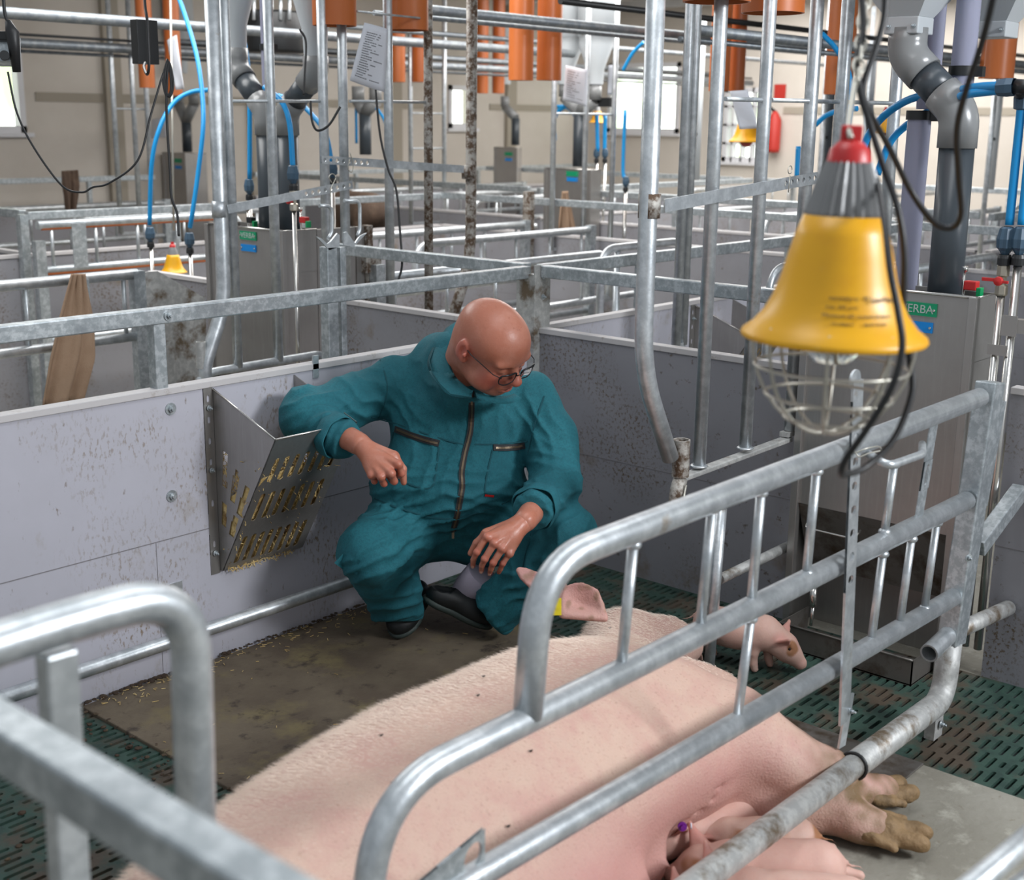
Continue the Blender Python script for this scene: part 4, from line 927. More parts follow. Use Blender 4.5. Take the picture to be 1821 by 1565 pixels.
dxr = PY(1236,540,YW)[0]-x0; dup(rack, (dxr,0,0), 'hay rack in the next pen, seen over the cross partition behind the gate tubes'); h2_ = dup(ho, (dxr,0,0), 'straw inside the hay rack of the next pen')

# ================================================================== heat lamps
def heat_lamp(label, rim, axis, s=1.0, detail=True, wire_off=(0,0,0)):
    """rim = centre of the shade's lower edge, axis = up the lamp; s = 1 -> 0.29 m wide"""
    rim = np.array(rim, float); ax = _n(axis); t = thing('heat_lamp', label, 'lamp', rim); n = 48 if detail else 20
    pr = [(.1415,-.004),(.1440,0),(.1415,.006),(.126,.018),(.110,.038),(.098,.062),(.088,.092),(.080,.125),(.071,.158),(.061,.187)]
    b = MB(); b.lathe([(r*s, z*s) for r, z in pr]+[((r-.003)*s, z*s) for r, z in reversed(pr)], rim, ax, n); b.build('shade', 'lamp_yellow', t)
    b = MB(); b.lathe([(.0575*s,.182*s),(.0570*s,.192*s),(.045*s,.235*s),(.033*s,.268*s),(.0,.270*s)], rim, ax, n if detail else 20, False, .06 if detail else 0); b.build('socket_cap', 'lamp_grey', t)
    b = MB(); b.lathe([(.034*s,.266*s),(.030*s,.285*s),(.018*s,.297*s),(0,.299*s)], rim, ax, 20); sd = _n(np.cross(ax, cz_)); 
    b.obox(rim+ax*.305*s, ax*.016*s, sd*.016*s, np.cross(ax, sd)*.005*s); b.build('hanger_cap', 'red_plastic', t, .003*s if detail else 0)
    b = MB(); b.lathe([(0,-.045*s),(.030*s,-.04*s),(.052*s,-.012*s),(.055*s,.02*s),(.040*s,.07*s),(.02*s,.11*s),(.0,.112*s)], rim, ax, 24); b.build('bulb', 'glass' if detail else 'bulb_red', t)
    if detail:
        sx = _n(np.cross(ax, cz_)); sy = np.cross(ax, sx)
        for k in range(4):
            q = math.pi*k/4+.5; d = sx*math.cos(q)+sy*math.sin(q)
            pts = [rim+d*(.125*s*math.cos(a_))*1.0-ax*(.155*s*math.sin(a_))*1.0 for a_ in np.linspace(-.12, math.pi+.12, 25)]
            b = MB(); b.tube(pts, .0029*s, 8); b.build('cage_wire', 'wire', t)
        for a_ in (.32,.66,1.0):
            b = MB(); b.torus(rim-ax*(.155*s*math.sin(a_)), ax, .125*s*math.cos(a_), .0027*s, 40, 8); b.build('cage_ring', 'wire', t)
    return t
cx_, cy_, cz_ = cdir(1,0,0), cdir(0,1,0), cdir(0,0,1)
DL = 2.0; rim = PD(1482,598,DL); topp = PD(1520,262,DL+.02); lax = _n(np.array((0,0,1.0))*1.0+cx_*.018)
lamp = heat_lamp('yellow heat lamp with wire cage hanging large in front at the right', rim, lax, .985)
# print on the shade: grey lines of text on the cone
rowsT = [(545,'CAN BE FIXED',.0075,1462,548),(0,'',0,0,0)]
def shade_text(body, az, h, size):
    r = np.interp(h, [.0,.018,.038,.062,.092,.125,.158,.187], [.1415,.126,.110,.098,.088,.080,.071,.061])*.985; front = _n(-cz_-lax*((-cz_)@lax)); sx = np.cross(lax, front)
    d = front*math.cos(az)+sx*math.sin(az); tg = _n(np.cross(lax, d)); O = rim+lax*h*.985+d*(r+.0022); slope = .35 if h > .05 else .75; up2 = _n(lax-d*slope)
    text_mesh(body, 'ink', lamp, O, tg, up2, size, 'shade_print', .0002)
for (body, az, h, sz) in (('warmtelamp', -.14, .072, .0085), ('R5', .22, .072, .0085), ('InterHeat', .52, .070, .0125), ('max. 250 watt', -.16, .059, .0080), ('Minimum 60 cm', -.14, .047, .0092), ('boven de dieren', .36, .047, .0070), ('niet afdekken', -.14, .036, .0062), ('afstand tot dier', .30, .036, .0062)): shade_text(body, az, h, sz)
# chain
ch0, ch1 = rim+lax*.315*.985, PD(1545,-60,DL+.10); L = np.linalg.norm(ch1-ch0); n = int(L/.024); b = MB(); dch = (ch1-ch0)/L
t = thing('chain', 'twisted steel chain holding the front heat lamp', 'chain', ch0)
a1_ = _n(np.cross(dch, cz_)); b1_ = np.cross(dch, a1_)
b = MB(); b.tube(smoothpath([ch0-dch*.02, ch0+dch*.01+a1_*.006, ch0+dch*.10+a1_*.003], 5), .0048, 10); b.build('hook', 'wire', t)
for k in range(4, n):
    c = ch0+dch*(k+.5)*.024; s_ = a1_ if k % 2 else b1_; pts = [c+dch*.0165*math.cos(q)+s_*.0085*math.sin(q) for q in np.linspace(0, 2*math.pi, 15)]
    b = MB(); b.tube(pts, .0026, 6, False); b.build('chain_link', 'wire', t)
def cable(label, pxs, d, r, m='rubber', cat='cable', name='cable', ds=None, smooth=True):
    P_ = [PD(p[0], p[1], p[2] if len(p) > 2 else d) for p in pxs]; b = MB(); b.tube(smoothpath(P_, 8) if smooth else P_, r, 10); o = b.build(name, m); return tag(o, label, cat)
b = MB(); g0, g1 = PD(1524,284,DL-.035), PD(1548,300,DL-.04); b.tube([g0, g1], [.014,.009], 14); b.build('cable_gland', 'rubber', lamp)
cable('black cable from the heat lamp looping down past its shade', [(1548,300,1.96),(1562,330,1.92),(1574,400,1.84),(1583,480,1.80),(1598,560,1.79),(1604,620,1.79),(1585,690,1.80),(1540,765,1.83),(1505,815,1.86),(1496,840,1.88),(1502,844,1.92),(1540,830,1.96),(1590,780,1.98),(1621,700,1.99),(1618,640,1.99),(1607,560,1.97),(1608,450,1.95),(1596,370,1.95),(1572,300,1.97),(1545,215,1.98),(1531,170,1.99),(1524,110,2.0),(1535,50,2.02),(1530,-40,2.04)], DL, .0052)
cable('black cable running up the chain and sagging beside the dark pipe', [(1575,-40,2.0),(1572,30,2.0),(1556,90,2.0),(1536,150,2.0),(1542,190,2.0),(1580,260,2.05),(1620,340,2.1),(1660,395,2.1),(1692,405,2.1),(1709,380,2.08),(1705,310,2.05),(1702,230,2.0),(1718,160,1.95),(1745,80,1.9),(1765,0,1.85),(1772,-50,1.84)], 2.0, .0052)

FH = lambda label, px, py, d, w, lx=0: heat_lamp(label, PD(px, py, d), (0,0,1), w/FPX*d/.288, False)
FH('small yellow heat lamp hanging in the neighbouring pen at the left', 309,484,7.2,48)
FH('yellow heat lamp before the bright panes behind the gate tubes', 1327,252,9.5,62)
FH('yellow heat lamp by the window, behind blue hoses', 1062,218,11.5,30)
FH('yellow heat lamp behind the hoses right of the front lamp', 1572,236,7.0,40)
FH('red topped heat lamp low between the rusty tubes', 650,545,7.6,46)
b = MB(); b.tube([PD(309,410,7.2), PD(303,0,7.2)], .006, 6); tag(b.build('chain', 'wire'), 'thin chain above the small yellow lamp at the left', 'chain')

# ================================================================== water hoses
def hose(label, pxs, X, r=.0125, ds=None):
    P_ = [PX(p[0], p[1], p[2] if len(p) > 2 else X) for p in pxs]; b = MB(); b.tube(smoothpath(P_, 8), r, 12); return tag(b.build('water_hose', 'hose_blue'), label, 'hose')
def drinker(label, X, px, py, zlow, valve=False, r=.0125):
    p = PX(px, py, X); t = thing('drinker_pipe', label, 'pipe', (X, p[1], zlow)); z = p[2]
    b = MB(); b.lathe([(.010,.0),(.017,.012),(.024,.02),(.026,.045),(.020,.075),(.014,.08)], (X,p[1],z-.045), (0,0,1), 16, False, .06); b.build('compression_nut', 'fitting_blue', t)
    b = MB(); b.lathe([(.020,-.03),(.020,-.01),(.017,.0)], (X,p[1],z-.045), (0,0,1), 16, False); b.build('threaded_nut', 'black_metal', t)
    zz = z-.075
    if valve:
        b = MB(); b.lathe([(.015,-.09),(.019,-.085),(.019,-.06),(.013,-.055),(.013,-.035),(.019,-.03),(.019,-.002),(.015,0)], (X,p[1],zz), (0,0,1), 8, False); b.build('ball_valve', 'brass', t)
        b = MB(); c = np.array((X-.026,p[1],zz-.045)); b.lathe([(0,.012),(.013,.010),(.014,0),(0,-.002)], c, (-1,0,0), 14); b.obox(c+np.array((-.006,.022,.003)), (.003,0,0), (0,.026,0), (0,0,.005)); b.obox(c+np.array((-.006,-.016,-.001)), (.003,0,0), (0,.014,0), (0,0,.004)); b.build('valve_handle', 'red_plastic', t, .001); zz -= .09
    b = MB(); b.tube([(X,p[1],zz), (X,p[1],zlow)], r, 16); b.build('steel_pipe', 'stainless_pipe', t)
    return t
Xv = 3.80
drinker('stainless drinker pipe with red ball valve in front of the right wall', Xv, 1790, 425, .12, True)
drinker('stainless drinker pipe at the right edge, next to the red valve', Xv, 1815, 425, .12, False, .0125)
b = MB(); q = PX(1794,578,Xv); b.box((Xv-.02,q[1]-.03,q[2]-.03),(Xv-.014,q[1]+.015,q[2]+.03)); b.box((Xv-.014,1.30-.1,q[2]-.02),(Xv+.02,q[1]-.01,q[2]+.02)); b.box((Xv-.018,q[1]-.01,q[2]-.09),(Xv-.013,q[1]+.05,q[2]-.06)); t = b.build('pipe_clamp', 'stainless'); tag(t, 'steel clamp holding the drinker pipes at the right edge', 'clamp')
hose('blue water hose straight down into the red valve', [(1817,182),(1806,290),(1795,400)], Xv, .0125)
hose('blue water hose at the right edge beside the valve hose', [(1838,182),(1828,290),(1817,400)], Xv, .0125)
hose('blue water hose arching from the black fitting behind the elbow to the lower left', [(1782,152,3.7),(1730,156,3.8),(1680,166,4.0),(1620,176,4.05),(1570,208,4.1),(1538,255,4.1),(1530,320,4.1)], 3.8, .0125)
hose('second blue water hose below, running behind the clear tube', [(1782,160,3.72),(1720,168,3.8),(1680,184,4.0),(1625,214,4.12),(1585,250,4.15),(1560,310,4.15)], 3.8, .0125)
t = thing('hose_fitting', 'dark blue and black hose fitting at the right edge', 'fitting', PX(1800,155,3.7))
a, c = PX(1772,156,3.7), PX(1806,154,3.7); b = MB(); b.lathe([(.014,0),(.022,.004),(.025,.03),(.024,.05)], a, c-a, 14, False, .05); b.build('nut', 'fitting_blue', t)
b = MB(); b.tube([c, PX(1840,156,3.7)], .021, 14); b.tube([PX(1817,156,3.7), PX(1816,170,3.75)], .019, 14); b.build('tee', 'black_metal', t)
b = MB(); b.lathe([(.012,0),(.022,.004),(.024,.035),(.020,.05)], PX(1817,196,3.75), (0,0,1), 14, False, .05); b.build('nut', 'fitting_blue', t)
# left group
hose('blue hose arching over and down to the leftmost drinker pipe', [(372,160,4.35),(340,164,4.3),(310,182,4.2),(285,225,4.1),(270,290,4.05),(266,400,4.05)], 4.1, .012)
hose('long blue hose coming from the top and down to the second drinker pipe', [(308,-30,4.3),(330,30,4.3),(350,100,4.25),(360,170,4.2),(361,230,4.15),(352,310,4.1),(342,380,4.05),(338,405,4.05)], 4.1, .012)
hose('straight blue hose left of the dark down pipes', [(429,45),(440,110),(444,180),(444,320)], 4.25, .012)
hose('blue hose half hidden behind the thick double tube', [(406,150),(407,230),(409,320)], 4.25, .012)
hose('blue hose curving over the right dark down pipe', [(470,155),(500,180),(515,220),(521,300)], 3.75, .012)
hose('blue hose passing behind the two gate tubes beside the right elbow', [(495,170),(530,182),(560,210),(580,240),(590,290)], 4.3, .012)
drinker('leftmost thin stainless drinker pipe under a blue hose', 4.05, 267, 415, .3, False, .011)
drinker('thin stainless drinker pipe left of the thick double tube', 4.05, 337, 425, .3, False, .011)
drinker('drinker pipe behind the thick double tube', 4.25, 409, 327, .3, False, .011)
drinker('drinker pipe left of the dark down pipes', 4.25, 443, 330, .3, False, .011)
drinker('drinker pipe with red valve in front of the left feed box', 3.75, 521, 308, .2, True, .010)
drinker('drinker pipe with dark nut behind the perforated strap', 4.3, 591, 300, .5, False, .010)
for i, (pxs, X, r) in enumerate([([(1112,195),(1108,300),(1113,320)],8.0,.014),([(1061,200),(1063,270)],8.6,.016),([(1076,205),(1075,270)],8.6,.016),([(1145,75),(1125,95),(1108,125)],8.4,.014),([(985,190),(1010,192),(1030,215)],11.0,.02),
    ([(986,250),(988,205),(1020,185),(1075,186)],8.5,.018),([(1462,60),(1485,85),(1508,125),(1514,180),(1505,240)],6.0,.013),([(1450,222),(1470,205),(1500,195),(1525,193)],6.0,.013),([(1417,315),(1420,260)],6.4,.014),([(633,180),(634,255)],7.6,.012),([(668,190),(684,215),(690,250)],7.6,.012)]):
    hose(['far blue hose hanging under the end window','blue hose left of a pair before the end window','blue hose right of a pair before the end window','blue hose crossing the top of the end window','pale blue hose arch near the far feed box','blue hose arch behind the white sheet','blue hose sweeping down behind the gate tubes left of the lamp','short blue hose sideways behind the lamp cap','blue hose dropping to the perforated strap left of the lamp','thin blue hose left of the small forked pipe','thin blue hose right of the small forked pipe'][i], pxs, X, r)
for i, (px, py, X) in enumerate([(1061,272,8.6),(1076,272,8.6),(1113,322,8.0)]):
    drinker(['far drinker pipe under the end window, left of three','far drinker pipe under the end window, middle of three','far drinker pipe under the end window, right of three'][i], X, px, py, .5, False, .014)
b = MB(); b.obox(PX(1060,182,8.5), (.03,0,0), (0,.16,0), (0,0,.035)); tag(b.build('hose_fitting', 'black_metal'), 'black hose manifold before the end window', 'fitting')

# ================================================================== papers, boxes, cables
def sheet(label, corners, X=None, Y=None, lines=0, m='paper'):
    P_ = [PX(c[0],c[1],X) if X else PY(c[0],c[1],Y) for c in corners]; t = thing('paper_tag', label, 'paper', P_[0]); n = _n(np.cross(P_[1]-P_[0], P_[3]-P_[0])); n = n if n@CAM-n@P_[0] > 0 else -n
    nu, nv = 8, 10; vs = []
    for j in range(nv+1):
        for i in range(nu+1):
            u, v = i/nu, j/nv; p = (P_[0]*(1-u)+P_[1]*u)*(1-v)+(P_[3]*(1-u)+P_[2]*u)*v; vs.append(p+n*.012*math.sin(u*3.1)*math.sin(v*4+.5))
    fs = [(j*(nu+1)+i, j*(nu+1)+i+1, (j+1)*(nu+1)+i+1, (j+1)*(nu+1)+i) for j in range(nv) for i in range(nu)]
    b = MB(); b.add(vs, fs, True); o = b.build('sheet', m, t); so = o.modifiers.new('t', 'SOLIDIFY'); so.thickness = .0012; so.offset = 0
    if lines:
        rr_ = random.Random(2); b = MB()
        for k in range(lines):
            v = .14+.78*k/lines; u0 = .10+rr_.uniform(0,.05); u1 = u0+rr_.uniform(.18,.40)
            def q(u, v): return (P_[0]*(1-u)+P_[1]*u)*(1-v)+(P_[3]*(1-u)+P_[2]*u)*v+n*(.012*math.sin(u*3.1)*math.sin(v*4+.5)+.0014)
            seg = [(u0, u1)]+([(u1+.06, min(.92, u1+.06+rr_.uniform(.05,.3)))] if rr_.random() < .7 else [])
            for (a_, c_) in seg:
                m_ = 5
                for s_ in range(m_):
                    x_, y_ = a_+(c_-a_)*s_/m_, a_+(c_-a_)*(s_+.8)/m_; b.add([q(x_, v), q(y_, v), q(y_, v+.012), q(x_, v+.012)], [(0,1,2,3)])
        b.build('printed_lines', 'ink', t)
    return t
sheet('printed record sheet hanging tilted between the two orange pipes', [(648,40),(690,52),(684,164),(622,143)], Y=4.40, lines=20)
sheet('white paper tag in mid distance before the forked pipe', [(1006,116),(1045,124),(1042,190),(1001,178)], X=6.9, lines=12)
sheet('pale paper tag hanging behind the gate tubes before the yellow lamp', [(1298,162),(1330,160),(1348,228),(1315,230)], X=6.0)
sheet('narrow pale paper strip hanging from the chain at the upper left', [(297,72),(314,62),(327,158),(312,160)], X=5.0)
sheet('small white paper behind the blue arch at the left', [(270,212),(294,208),(296,244),(268,246)], X=7.6)
sheet('blank white sheet before the left part of the end window', [(1082,116),(1100,116),(1094,170),(1080,168)], X=9.0)
bxc = PY(258,74,4.9); t = thing('junction_box', 'flat black junction box hanging at the upper left', 'box', bxc)
b = MB(); a, c = PY(238,34,4.9), PY(279,115,4.9); b.box((a[0],4.88,c[2]),(c[0],4.93,a[2])); b.build('case', 'black_metal', t, .002)
cable('black cable over the front of the flat black box', [(256,-40,4.55),(258,10,4.5),(262,40,4.47),(265,110,4.47),(262,132,4.5),(256,120,4.6),(258,112,4.7)], 4.5, .005)
t = thing('socket_box', 'grey plug socket box with black plug at the upper left edge', 'socket', PD(10,90,3.9))
for (x_, y_, w_, h_, dz, m_) in ((12,88,19,26,0,'frame_white'),(10,72,16,8,-.02,'black_metal')): b = MB(); b.obox(PD(x_,y_,3.9)+cz_*dz, cx_*w_*.00169, cy_*h_*.00169, cz_*.03); b.build('case' if m_ != 'black_metal' else 'lid', 'zinc_spangle' if m_ != 'black_metal' else m_, t, .004)
b = MB(); b.tube([PD(8,100,3.86), PD(8,98,3.84)], .014, 16); b.build('outlet', 'black_metal', t); b = MB(); b.tube([PD(30,128,3.88), PD(22,58,3.84), PD(14,38,3.84)], [.012,.020,.009], 14); b.build('plug', 'rubber', t)
cable('black cables from above into the plug at the upper left edge', [(5,-30),(8,20),(14,40)], 3.84, .005); 
cable('thin black cable sagging across the upper left from the socket to the coil', [(14,128),(30,200),(60,262),(110,330),(145,342),(165,333),(195,325),(245,285),(268,205),(290,130)], 4.2, .0035)
cable('coiled black cable hanging at the upper left', [(298,105),(290,140),(296,170),(304,160),(302,120),(297,110),(293,150),(301,172),(308,150),(300,112),(296,190),(302,300),(305,350),(315,380),(318,420)], 5.0, .005)
cable('dark cable hanging in front of the rusty tubes', [(668,160),(676,240),(690,300),(705,340),(712,420),(715,470),(708,500)], 5.6, .005)
cable('dark cable curve behind the tube beside the right elbow', [(552,180),(555,215),(565,232),(585,222),(605,190)], 5.2, .005)
cable('black cable near the top by the fan housing', [(533,52),(544,75),(542,130),(540,170)], 5.6, .005)
t = thing('fan_heater', 'black round fan heater hanging behind the left gate tubes', 'heater', PD(490,45,9)); c = PD(488,48,9)
b = MB(); b.lathe([(0,-.17),(.20,-.17),(.21,-.15),(.21,.08),(.20,.10),(0,.10)], c, (0,0,1), 28); b.build('drum', 'black_metal', t)
for k in range(5): b = MB(); b.tube([c+cx_*(-.10+.06*k)-cz_*.21+cy_*.02, c+cx_*(-.10+.06*k)-cz_*.21-cy_*.16], .012, 8); b.build('rib', 'galv', t)
# fire extinguisher and sign on the end wall
q = PX(1385,235,XE); t = thing('fire_extinguisher', 'red fire extinguisher on the end wall behind the gate tubes', 'extinguisher', (XE-.1,q[1],q[2]-.2)); b = MB(); b.lathe([(0,-.25),(.08,-.25),(.085,-.2),(.085,.15),(.05,.22),(.02,.26),(0,.26)], (XE-.12,q[1],q[2]), (0,0,1), 20); b.build('cylinder', 'red_sign', t); b = MB(); b.tube([(XE-.12,q[1],q[2]+.25),(XE-.16,q[1]+.05,q[2]+.30)], .02, 8); b.build('valve', 'black_metal', t)
q = PX(1388,163,XE); b = MB(); b.box((XE-.02,q[1]-.08,q[2]-.09),(XE-.008,q[1]+.08,q[2]+.09)); t = b.build('safety_sign', 'red_sign'); tag(t, 'small red fire sign on the end wall', 'sign')

# tan cloths
def cloth(label, pts, y, seed):
    t = None; P_ = [PY(p[0],p[1],y) for p in pts]; top, wide = P_[:2], P_[2:]
    b = MB(); n, m_ = 22, 26; vs = []
    for j in range(m_+1):
        v = j/m_; k = v*(len(pts)//2-1); i0 = min(int(k), len(pts)//2-2); f_ = k-i0
        Lp = P_[2*i0]*(1-f_)+P_[2*i0+2]*f_; Rp = P_[2*i0+1]*(1-f_)+P_[2*i0+3]*f_
        for i in range(n+1):
            u = i/n; p = Lp*(1-u)+Rp*u; vs.append(p+np.array((0,-1,0))*(.03+.020*v*math.sin(u*11+seed+v*2)+.008*math.sin(u*23+seed)))
    fs = [(j*(n+1)+i, j*(n+1)+i+1, (j+1)*(n+1)+i+1, (j+1)*(n+1)+i) for j in range(m_) for i in range(n)]; b.add(vs, fs, True); o = b.build('hanging_cloth', 'burlap'); so = o.modifiers.new('t', 'SOLIDIFY'); so.thickness = .006
    return tag(o, label, 'cloth')
cloth('tan burlap cloth hanging over the gate of the neighbouring pen at the left', [(118,486),(146,486),(112,505),(150,510),(96,560),(162,570),(78,640),(162,635),(66,722),(140,710)], 5.24, 1)
cloth('tan cloth tied to a gate in mid distance', [(994,340),(1004,340),(990,370),(1010,370),(988,400),(1016,405),(990,414),(1018,416)], 6.35, 2)
# brown sow standing far behind
mat('sow_brown', (.07,.042,.027), .8, 0, [(8,(.11,.07,.045),.5,.65,None)], .3, 60)
def far_sow(label, px, py, y, s, hd):
    c = PY(px, py, y); t = thing('sow', label, 'pig', (c[0], y, 0)); F = Field(c-.75, c+.75, .03); d = np.array((math.cos(hd), math.sin(hd), 0))
    F.cone(c-d*.3*s, c+d*.3*s, .20*s, .19*s, .05); F.cone(c+d*.3*s, c+d*.52*s-np.array((0,0,.05)), .16*s, .09*s, .05); F.cone(c+d*.5*s-np.array((0,0,.05)), c+d*.64*s-np.array((0,0,.12)), .08*s, .05*s, .03)
    for q in (-.3,.25):
        for w in (-.1,.1): e_ = c+d*q*s+np.array((-d[1],d[0],0))*w; F.cone(e_, (e_[0],e_[1],max(.06, c[2]-.62)), .08*s, .04*s, .03)
    V, Q = F.mesh(); V = relax(V, Q, 2); V[:,2] = np.maximum(V[:,2], .01); np_mesh('body', [(V,Q)], 'sow_brown', t)
cloth('dark brown cloth hanging over a far gate at the upper left', [(106,304),(134,302),(108,330),(136,330),(112,350),(134,352),(114,372),(132,374)], 9.2, 4).data.materials[0] = M['sow_brown']
far_sow('brown sow standing in the second row behind the latch hooks', 636, 372, 7.7, .72, 1.3)
# latch hooks at the left partition end
t = thing('gate_latch', 'galvanised double gate latch with two bent handles, left of centre', 'latch', PY(610,430,3.95)); yk = 3.95
K = lambda px, py, y=yk: PY(px, py, y)
for (pts) in ([(568,366),(590,366),(590,415),(583,425)], [(612,357),(640,357),(640,410),(635,420)]): b = MB(); b.tube(fillet([K(*p) for p in pts], .03, 5), .0075, 10); b.build('handle', 'galv', t)
for s_, pts in ((1, [(562,420),(572,424),(582,434),(588,430),(600,415),(604,418),(604,438),(586,445)]), (-1, [(653,414),(640,420),(632,432),(628,428),(617,412),(612,414),(612,436),(628,440)])):
    b = MB(); a = [K(*p) for p in pts]; n = len(a); b.add(a+[p+np.array((0,.008,0)) for p in a], [tuple(range(n)), tuple(reversed(range(n, 2*n)))]+[(i, (i+1) % n, n+(i+1) % n, n+i) for i in range(n)]); b.build('hook_plate', 'galv', t)
b = MB(); a, c = K(582,440), K(600,440); b.box((a[0],yk,.3),(c[0],yk+.05,a[2])); b.build('post', 'zinc_spangle', t, .003)
b = MB(); a, c = K(608,440), K(618,440); b.box((a[0],yk+.01,.3),(c[0],yk+.05,a[2])); b.build('post', 'zinc_spangle', t, .003)
t = None
# nipple drinker by the trough
t = thing('nipple_drinker', 'small steel nipple drinker hanging by the feed trough', 'drinker', PX(1444,1080,3.62)); b = MB(); b.tube([PX(1447,1045,3.62), PX(1446,1078,3.62)], .012, 12); b.build('valve', 'stainless_pipe', t); b = MB(); b.tube([PX(1446,1078,3.62), PX(1442,1112,3.62)], .006, 8); b.build('nipple', 'stainless_pipe', t)

# ================================================================== the squatting man
man = thing('person', 'bald man in glasses and teal coverall squatting behind the sow, arm on hay rack', 'person', (2.95, 2.95, 0))
HS = 1.22
hF, hU = _n(cdir(.65,.65,-.39)), cdir(.30,-.70,-.65); hU = _n(hU-hF*(hF@hU)); hL = np.cross(hF, hU)
if hL@cdir(1,0,0) < 0: hL = -hL
HC = PD(872, 606, 3.98)
def H(l, f, u): return HC+(hL*l+hF*f+hU*u)*HS
HA = (hL, hF, hU)
def he(F, c, r, k=.012, op='u'): F.ell(H(*c), np.array(r)*HS, HA, k, op)
def hc(F, a, b, ra, rb, k=.01): F.cone(H(*a), H(*b), ra*HS, rb*HS, k)
lo = HC-.26; hi = HC+.24
Fh = Field(lo, hi, .0031)
he(Fh, (0,-.002,.022), (.079,.100,.084)); he(Fh, (0,.03,.025), (.070,.072,.062), .03)
he(Fh, (0,.028,-.052), (.060,.066,.064), .035); he(Fh, (0,.066,-.098), (.030,.028,.022), .03)
he(Fh, (0,.02,-.092), (.055,.055,.036), .03)
for s in (-1, 1):
    he(Fh, (s*.038,.062,-.045), (.026,.028,.030), .02)
    he(Fh, (s*.028,.088,.007), (.030,.011,.010), .022)
    he(Fh, (s*.033,.103,-.014), (.017,.014,.012), .012, 's')
    he(Fh, (s*.032,.083,-.014), (.0155,.0145,.0125), .004)
    he(Fh, (s*.0135,.103,-.045), (.010,.012,.0085), .006)
    he(Fh, (s*.050,.045,-.075), (.018,.035,.022), .025)
hc(Fh, (0,.090,-.004), (0,.117,-.036), .009, .0125, .012); he(Fh, (0,.119,-.040), (.0155,.0125,.0115), .008)
for s in (-1, 1): he(Fh, (s*.008,.112,-.0525), (.0045,.006,.004), .003, 's')
he(Fh, (0,.088,-.074), (.026,.018,.020), .016)
he(Fh, (0,.103,-.0705), (.021,.0065,.0042), .004); he(Fh, (0,.101,-.0810), (.019,.0075,.0052), .004)
he(Fh, (0,.108,-.0755), (.026,.010,.0014), .002, 's'); he(Fh, (0,.098,-.091), (.018,.008,.004), .006, 's')
for s in (-1, 1):
    e = lambda l, f, u: (s*l, f, u)
    he(Fh, e(.082,-.012,-.012), (.010,.019,.031), .006); he(Fh, e(.092,-.004,-.008), (.007,.0105,.019), .004, 's'); he(Fh, e(.080,-.002,-.036), (.008,.009,.010), .006)
    he(Fh, e(.090,.004,-.014), (.005,.005,.007), .004)
NB = PD(812, 676, 4.26)
Fh.cone(H(0,-.035,-.035), NB, .068*HS, .062, .035); 
Vh, Qh = Fh.mesh(); Vh = relax(Vh, Qh, 2, .45)
# body under the clothes, forearms, hands
def armpts(*p): return [PD(*q) for q in p]
Fb = Field(np.array([2.2,2.15,0.0]), np.array([3.55,3.35,1.1]), .011)
ch = PD(820,745,4.30); be = PD(797,862,4.29); pe = PD(800,935,4.42)
cx_, cy_, cz_ = cdir(1,0,0), cdir(0,1,0), cdir(0,0,1); CA = (cx_, cy_, cz_)
Fb.ell(ch, (.20,.18,.11), CA, .05); Fb.ell(be, (.21,.14,.13), CA, .05); Fb.cone(ch, NB, .06, .055, .03)
ShR, ElR, WrR = PD(692,690,4.30), PD(548,742,4.14), PD(640,790,3.97)
ShL, ElL, WrL = PD(952,716,4.30), PD(988,858,4.18), PD(934,926,3.91)
HiR, KnR, AnR = PD(742,930,4.42), PD(660,982,4.10), PD(722,1092,4.40)
HiL, KnL, AnL = PD(852,940,4.46), PD(1004,950,4.16), PD(880,1072,4.37)
Fb.chain([ShR, ElR, WrR], [.055,.045,.036], .02); Fb.chain([ShL, ElL, WrL], [.055,.045,.036], .02)
Fb.chain([HiR, KnR, AnR], [.08,.06,.045], .02); Fb.chain([HiL, KnL, AnL], [.08,.06,.042], .02)
Vb, Qb = Fb.mesh(); Vb = relax(Vb, Qb, 1)
def hand(wr, el, mcp, pip, dip, tip, thumb, rf=.0100):
    P_ = [wr]+mcp+tip; lo = np.min(P_, 0)-.13; hi = np.max(P_, 0)+.13
    F = Field(lo, hi, .0028); a = wr+(el-wr)*.55
    F.cone(a, wr, .046, .0315, .01, (cz_, .85)); F.cone(wr, wr+(np.mean(mcp, 0)-wr)*.35, .031, .028, .012)
    for i, m_ in enumerate(mcp): F.cone(wr+(np.mean(mcp,0)-wr)*.25, m_, .022, .0135, .014)
    F.ell((wr*.35+np.mean(mcp, 0)*.65), (.036,.03,.02), CA, .02)
    for i in range(4):
        r = rf*(1.0, 1.03, .97, .86)[i]
        F.cone(mcp[i], pip[i], r*1.12, r, .0035); F.cone(pip[i], dip[i], r*1.0, r*.88, .0025); F.cone(dip[i], tip[i], r*.88, r*.78, .0025)
        F.ell(mcp[i]-cz_*.004, (.0115,)*3, None, .006); F.ell(pip[i]-cz_*.001, (r*1.12,)*3, None, .004)
    F.cone(wr*.8+thumb[0]*.2, thumb[0], .022, .018, .012); F.cone(thumb[0], thumb[1], .0155, .0125, .008); F.cone(thumb[1], thumb[2], .0125, .0095, .004)
    # tendons on the back of the hand
    for m_ in mcp[:3]: F.cone(wr*.6+m_*.4-cz_*.020, m_-cz_*.011, .0030, .0035, .007)
    V, Q = F.mesh(); return relax(V, Q, 1, .5), Q
mR = [PD(709,826,3.885), PD(696,842,3.872), PD(678,848,3.876), PD(661,845,3.895)]
pR = [PD(714,842,3.905), PD(701,856,3.897), PD(683,860,3.90), PD(666,856,3.918)]
dR = [PD(709,846,3.930), PD(697,855,3.925), PD(680,858,3.928), PD(664,854,3.942)]
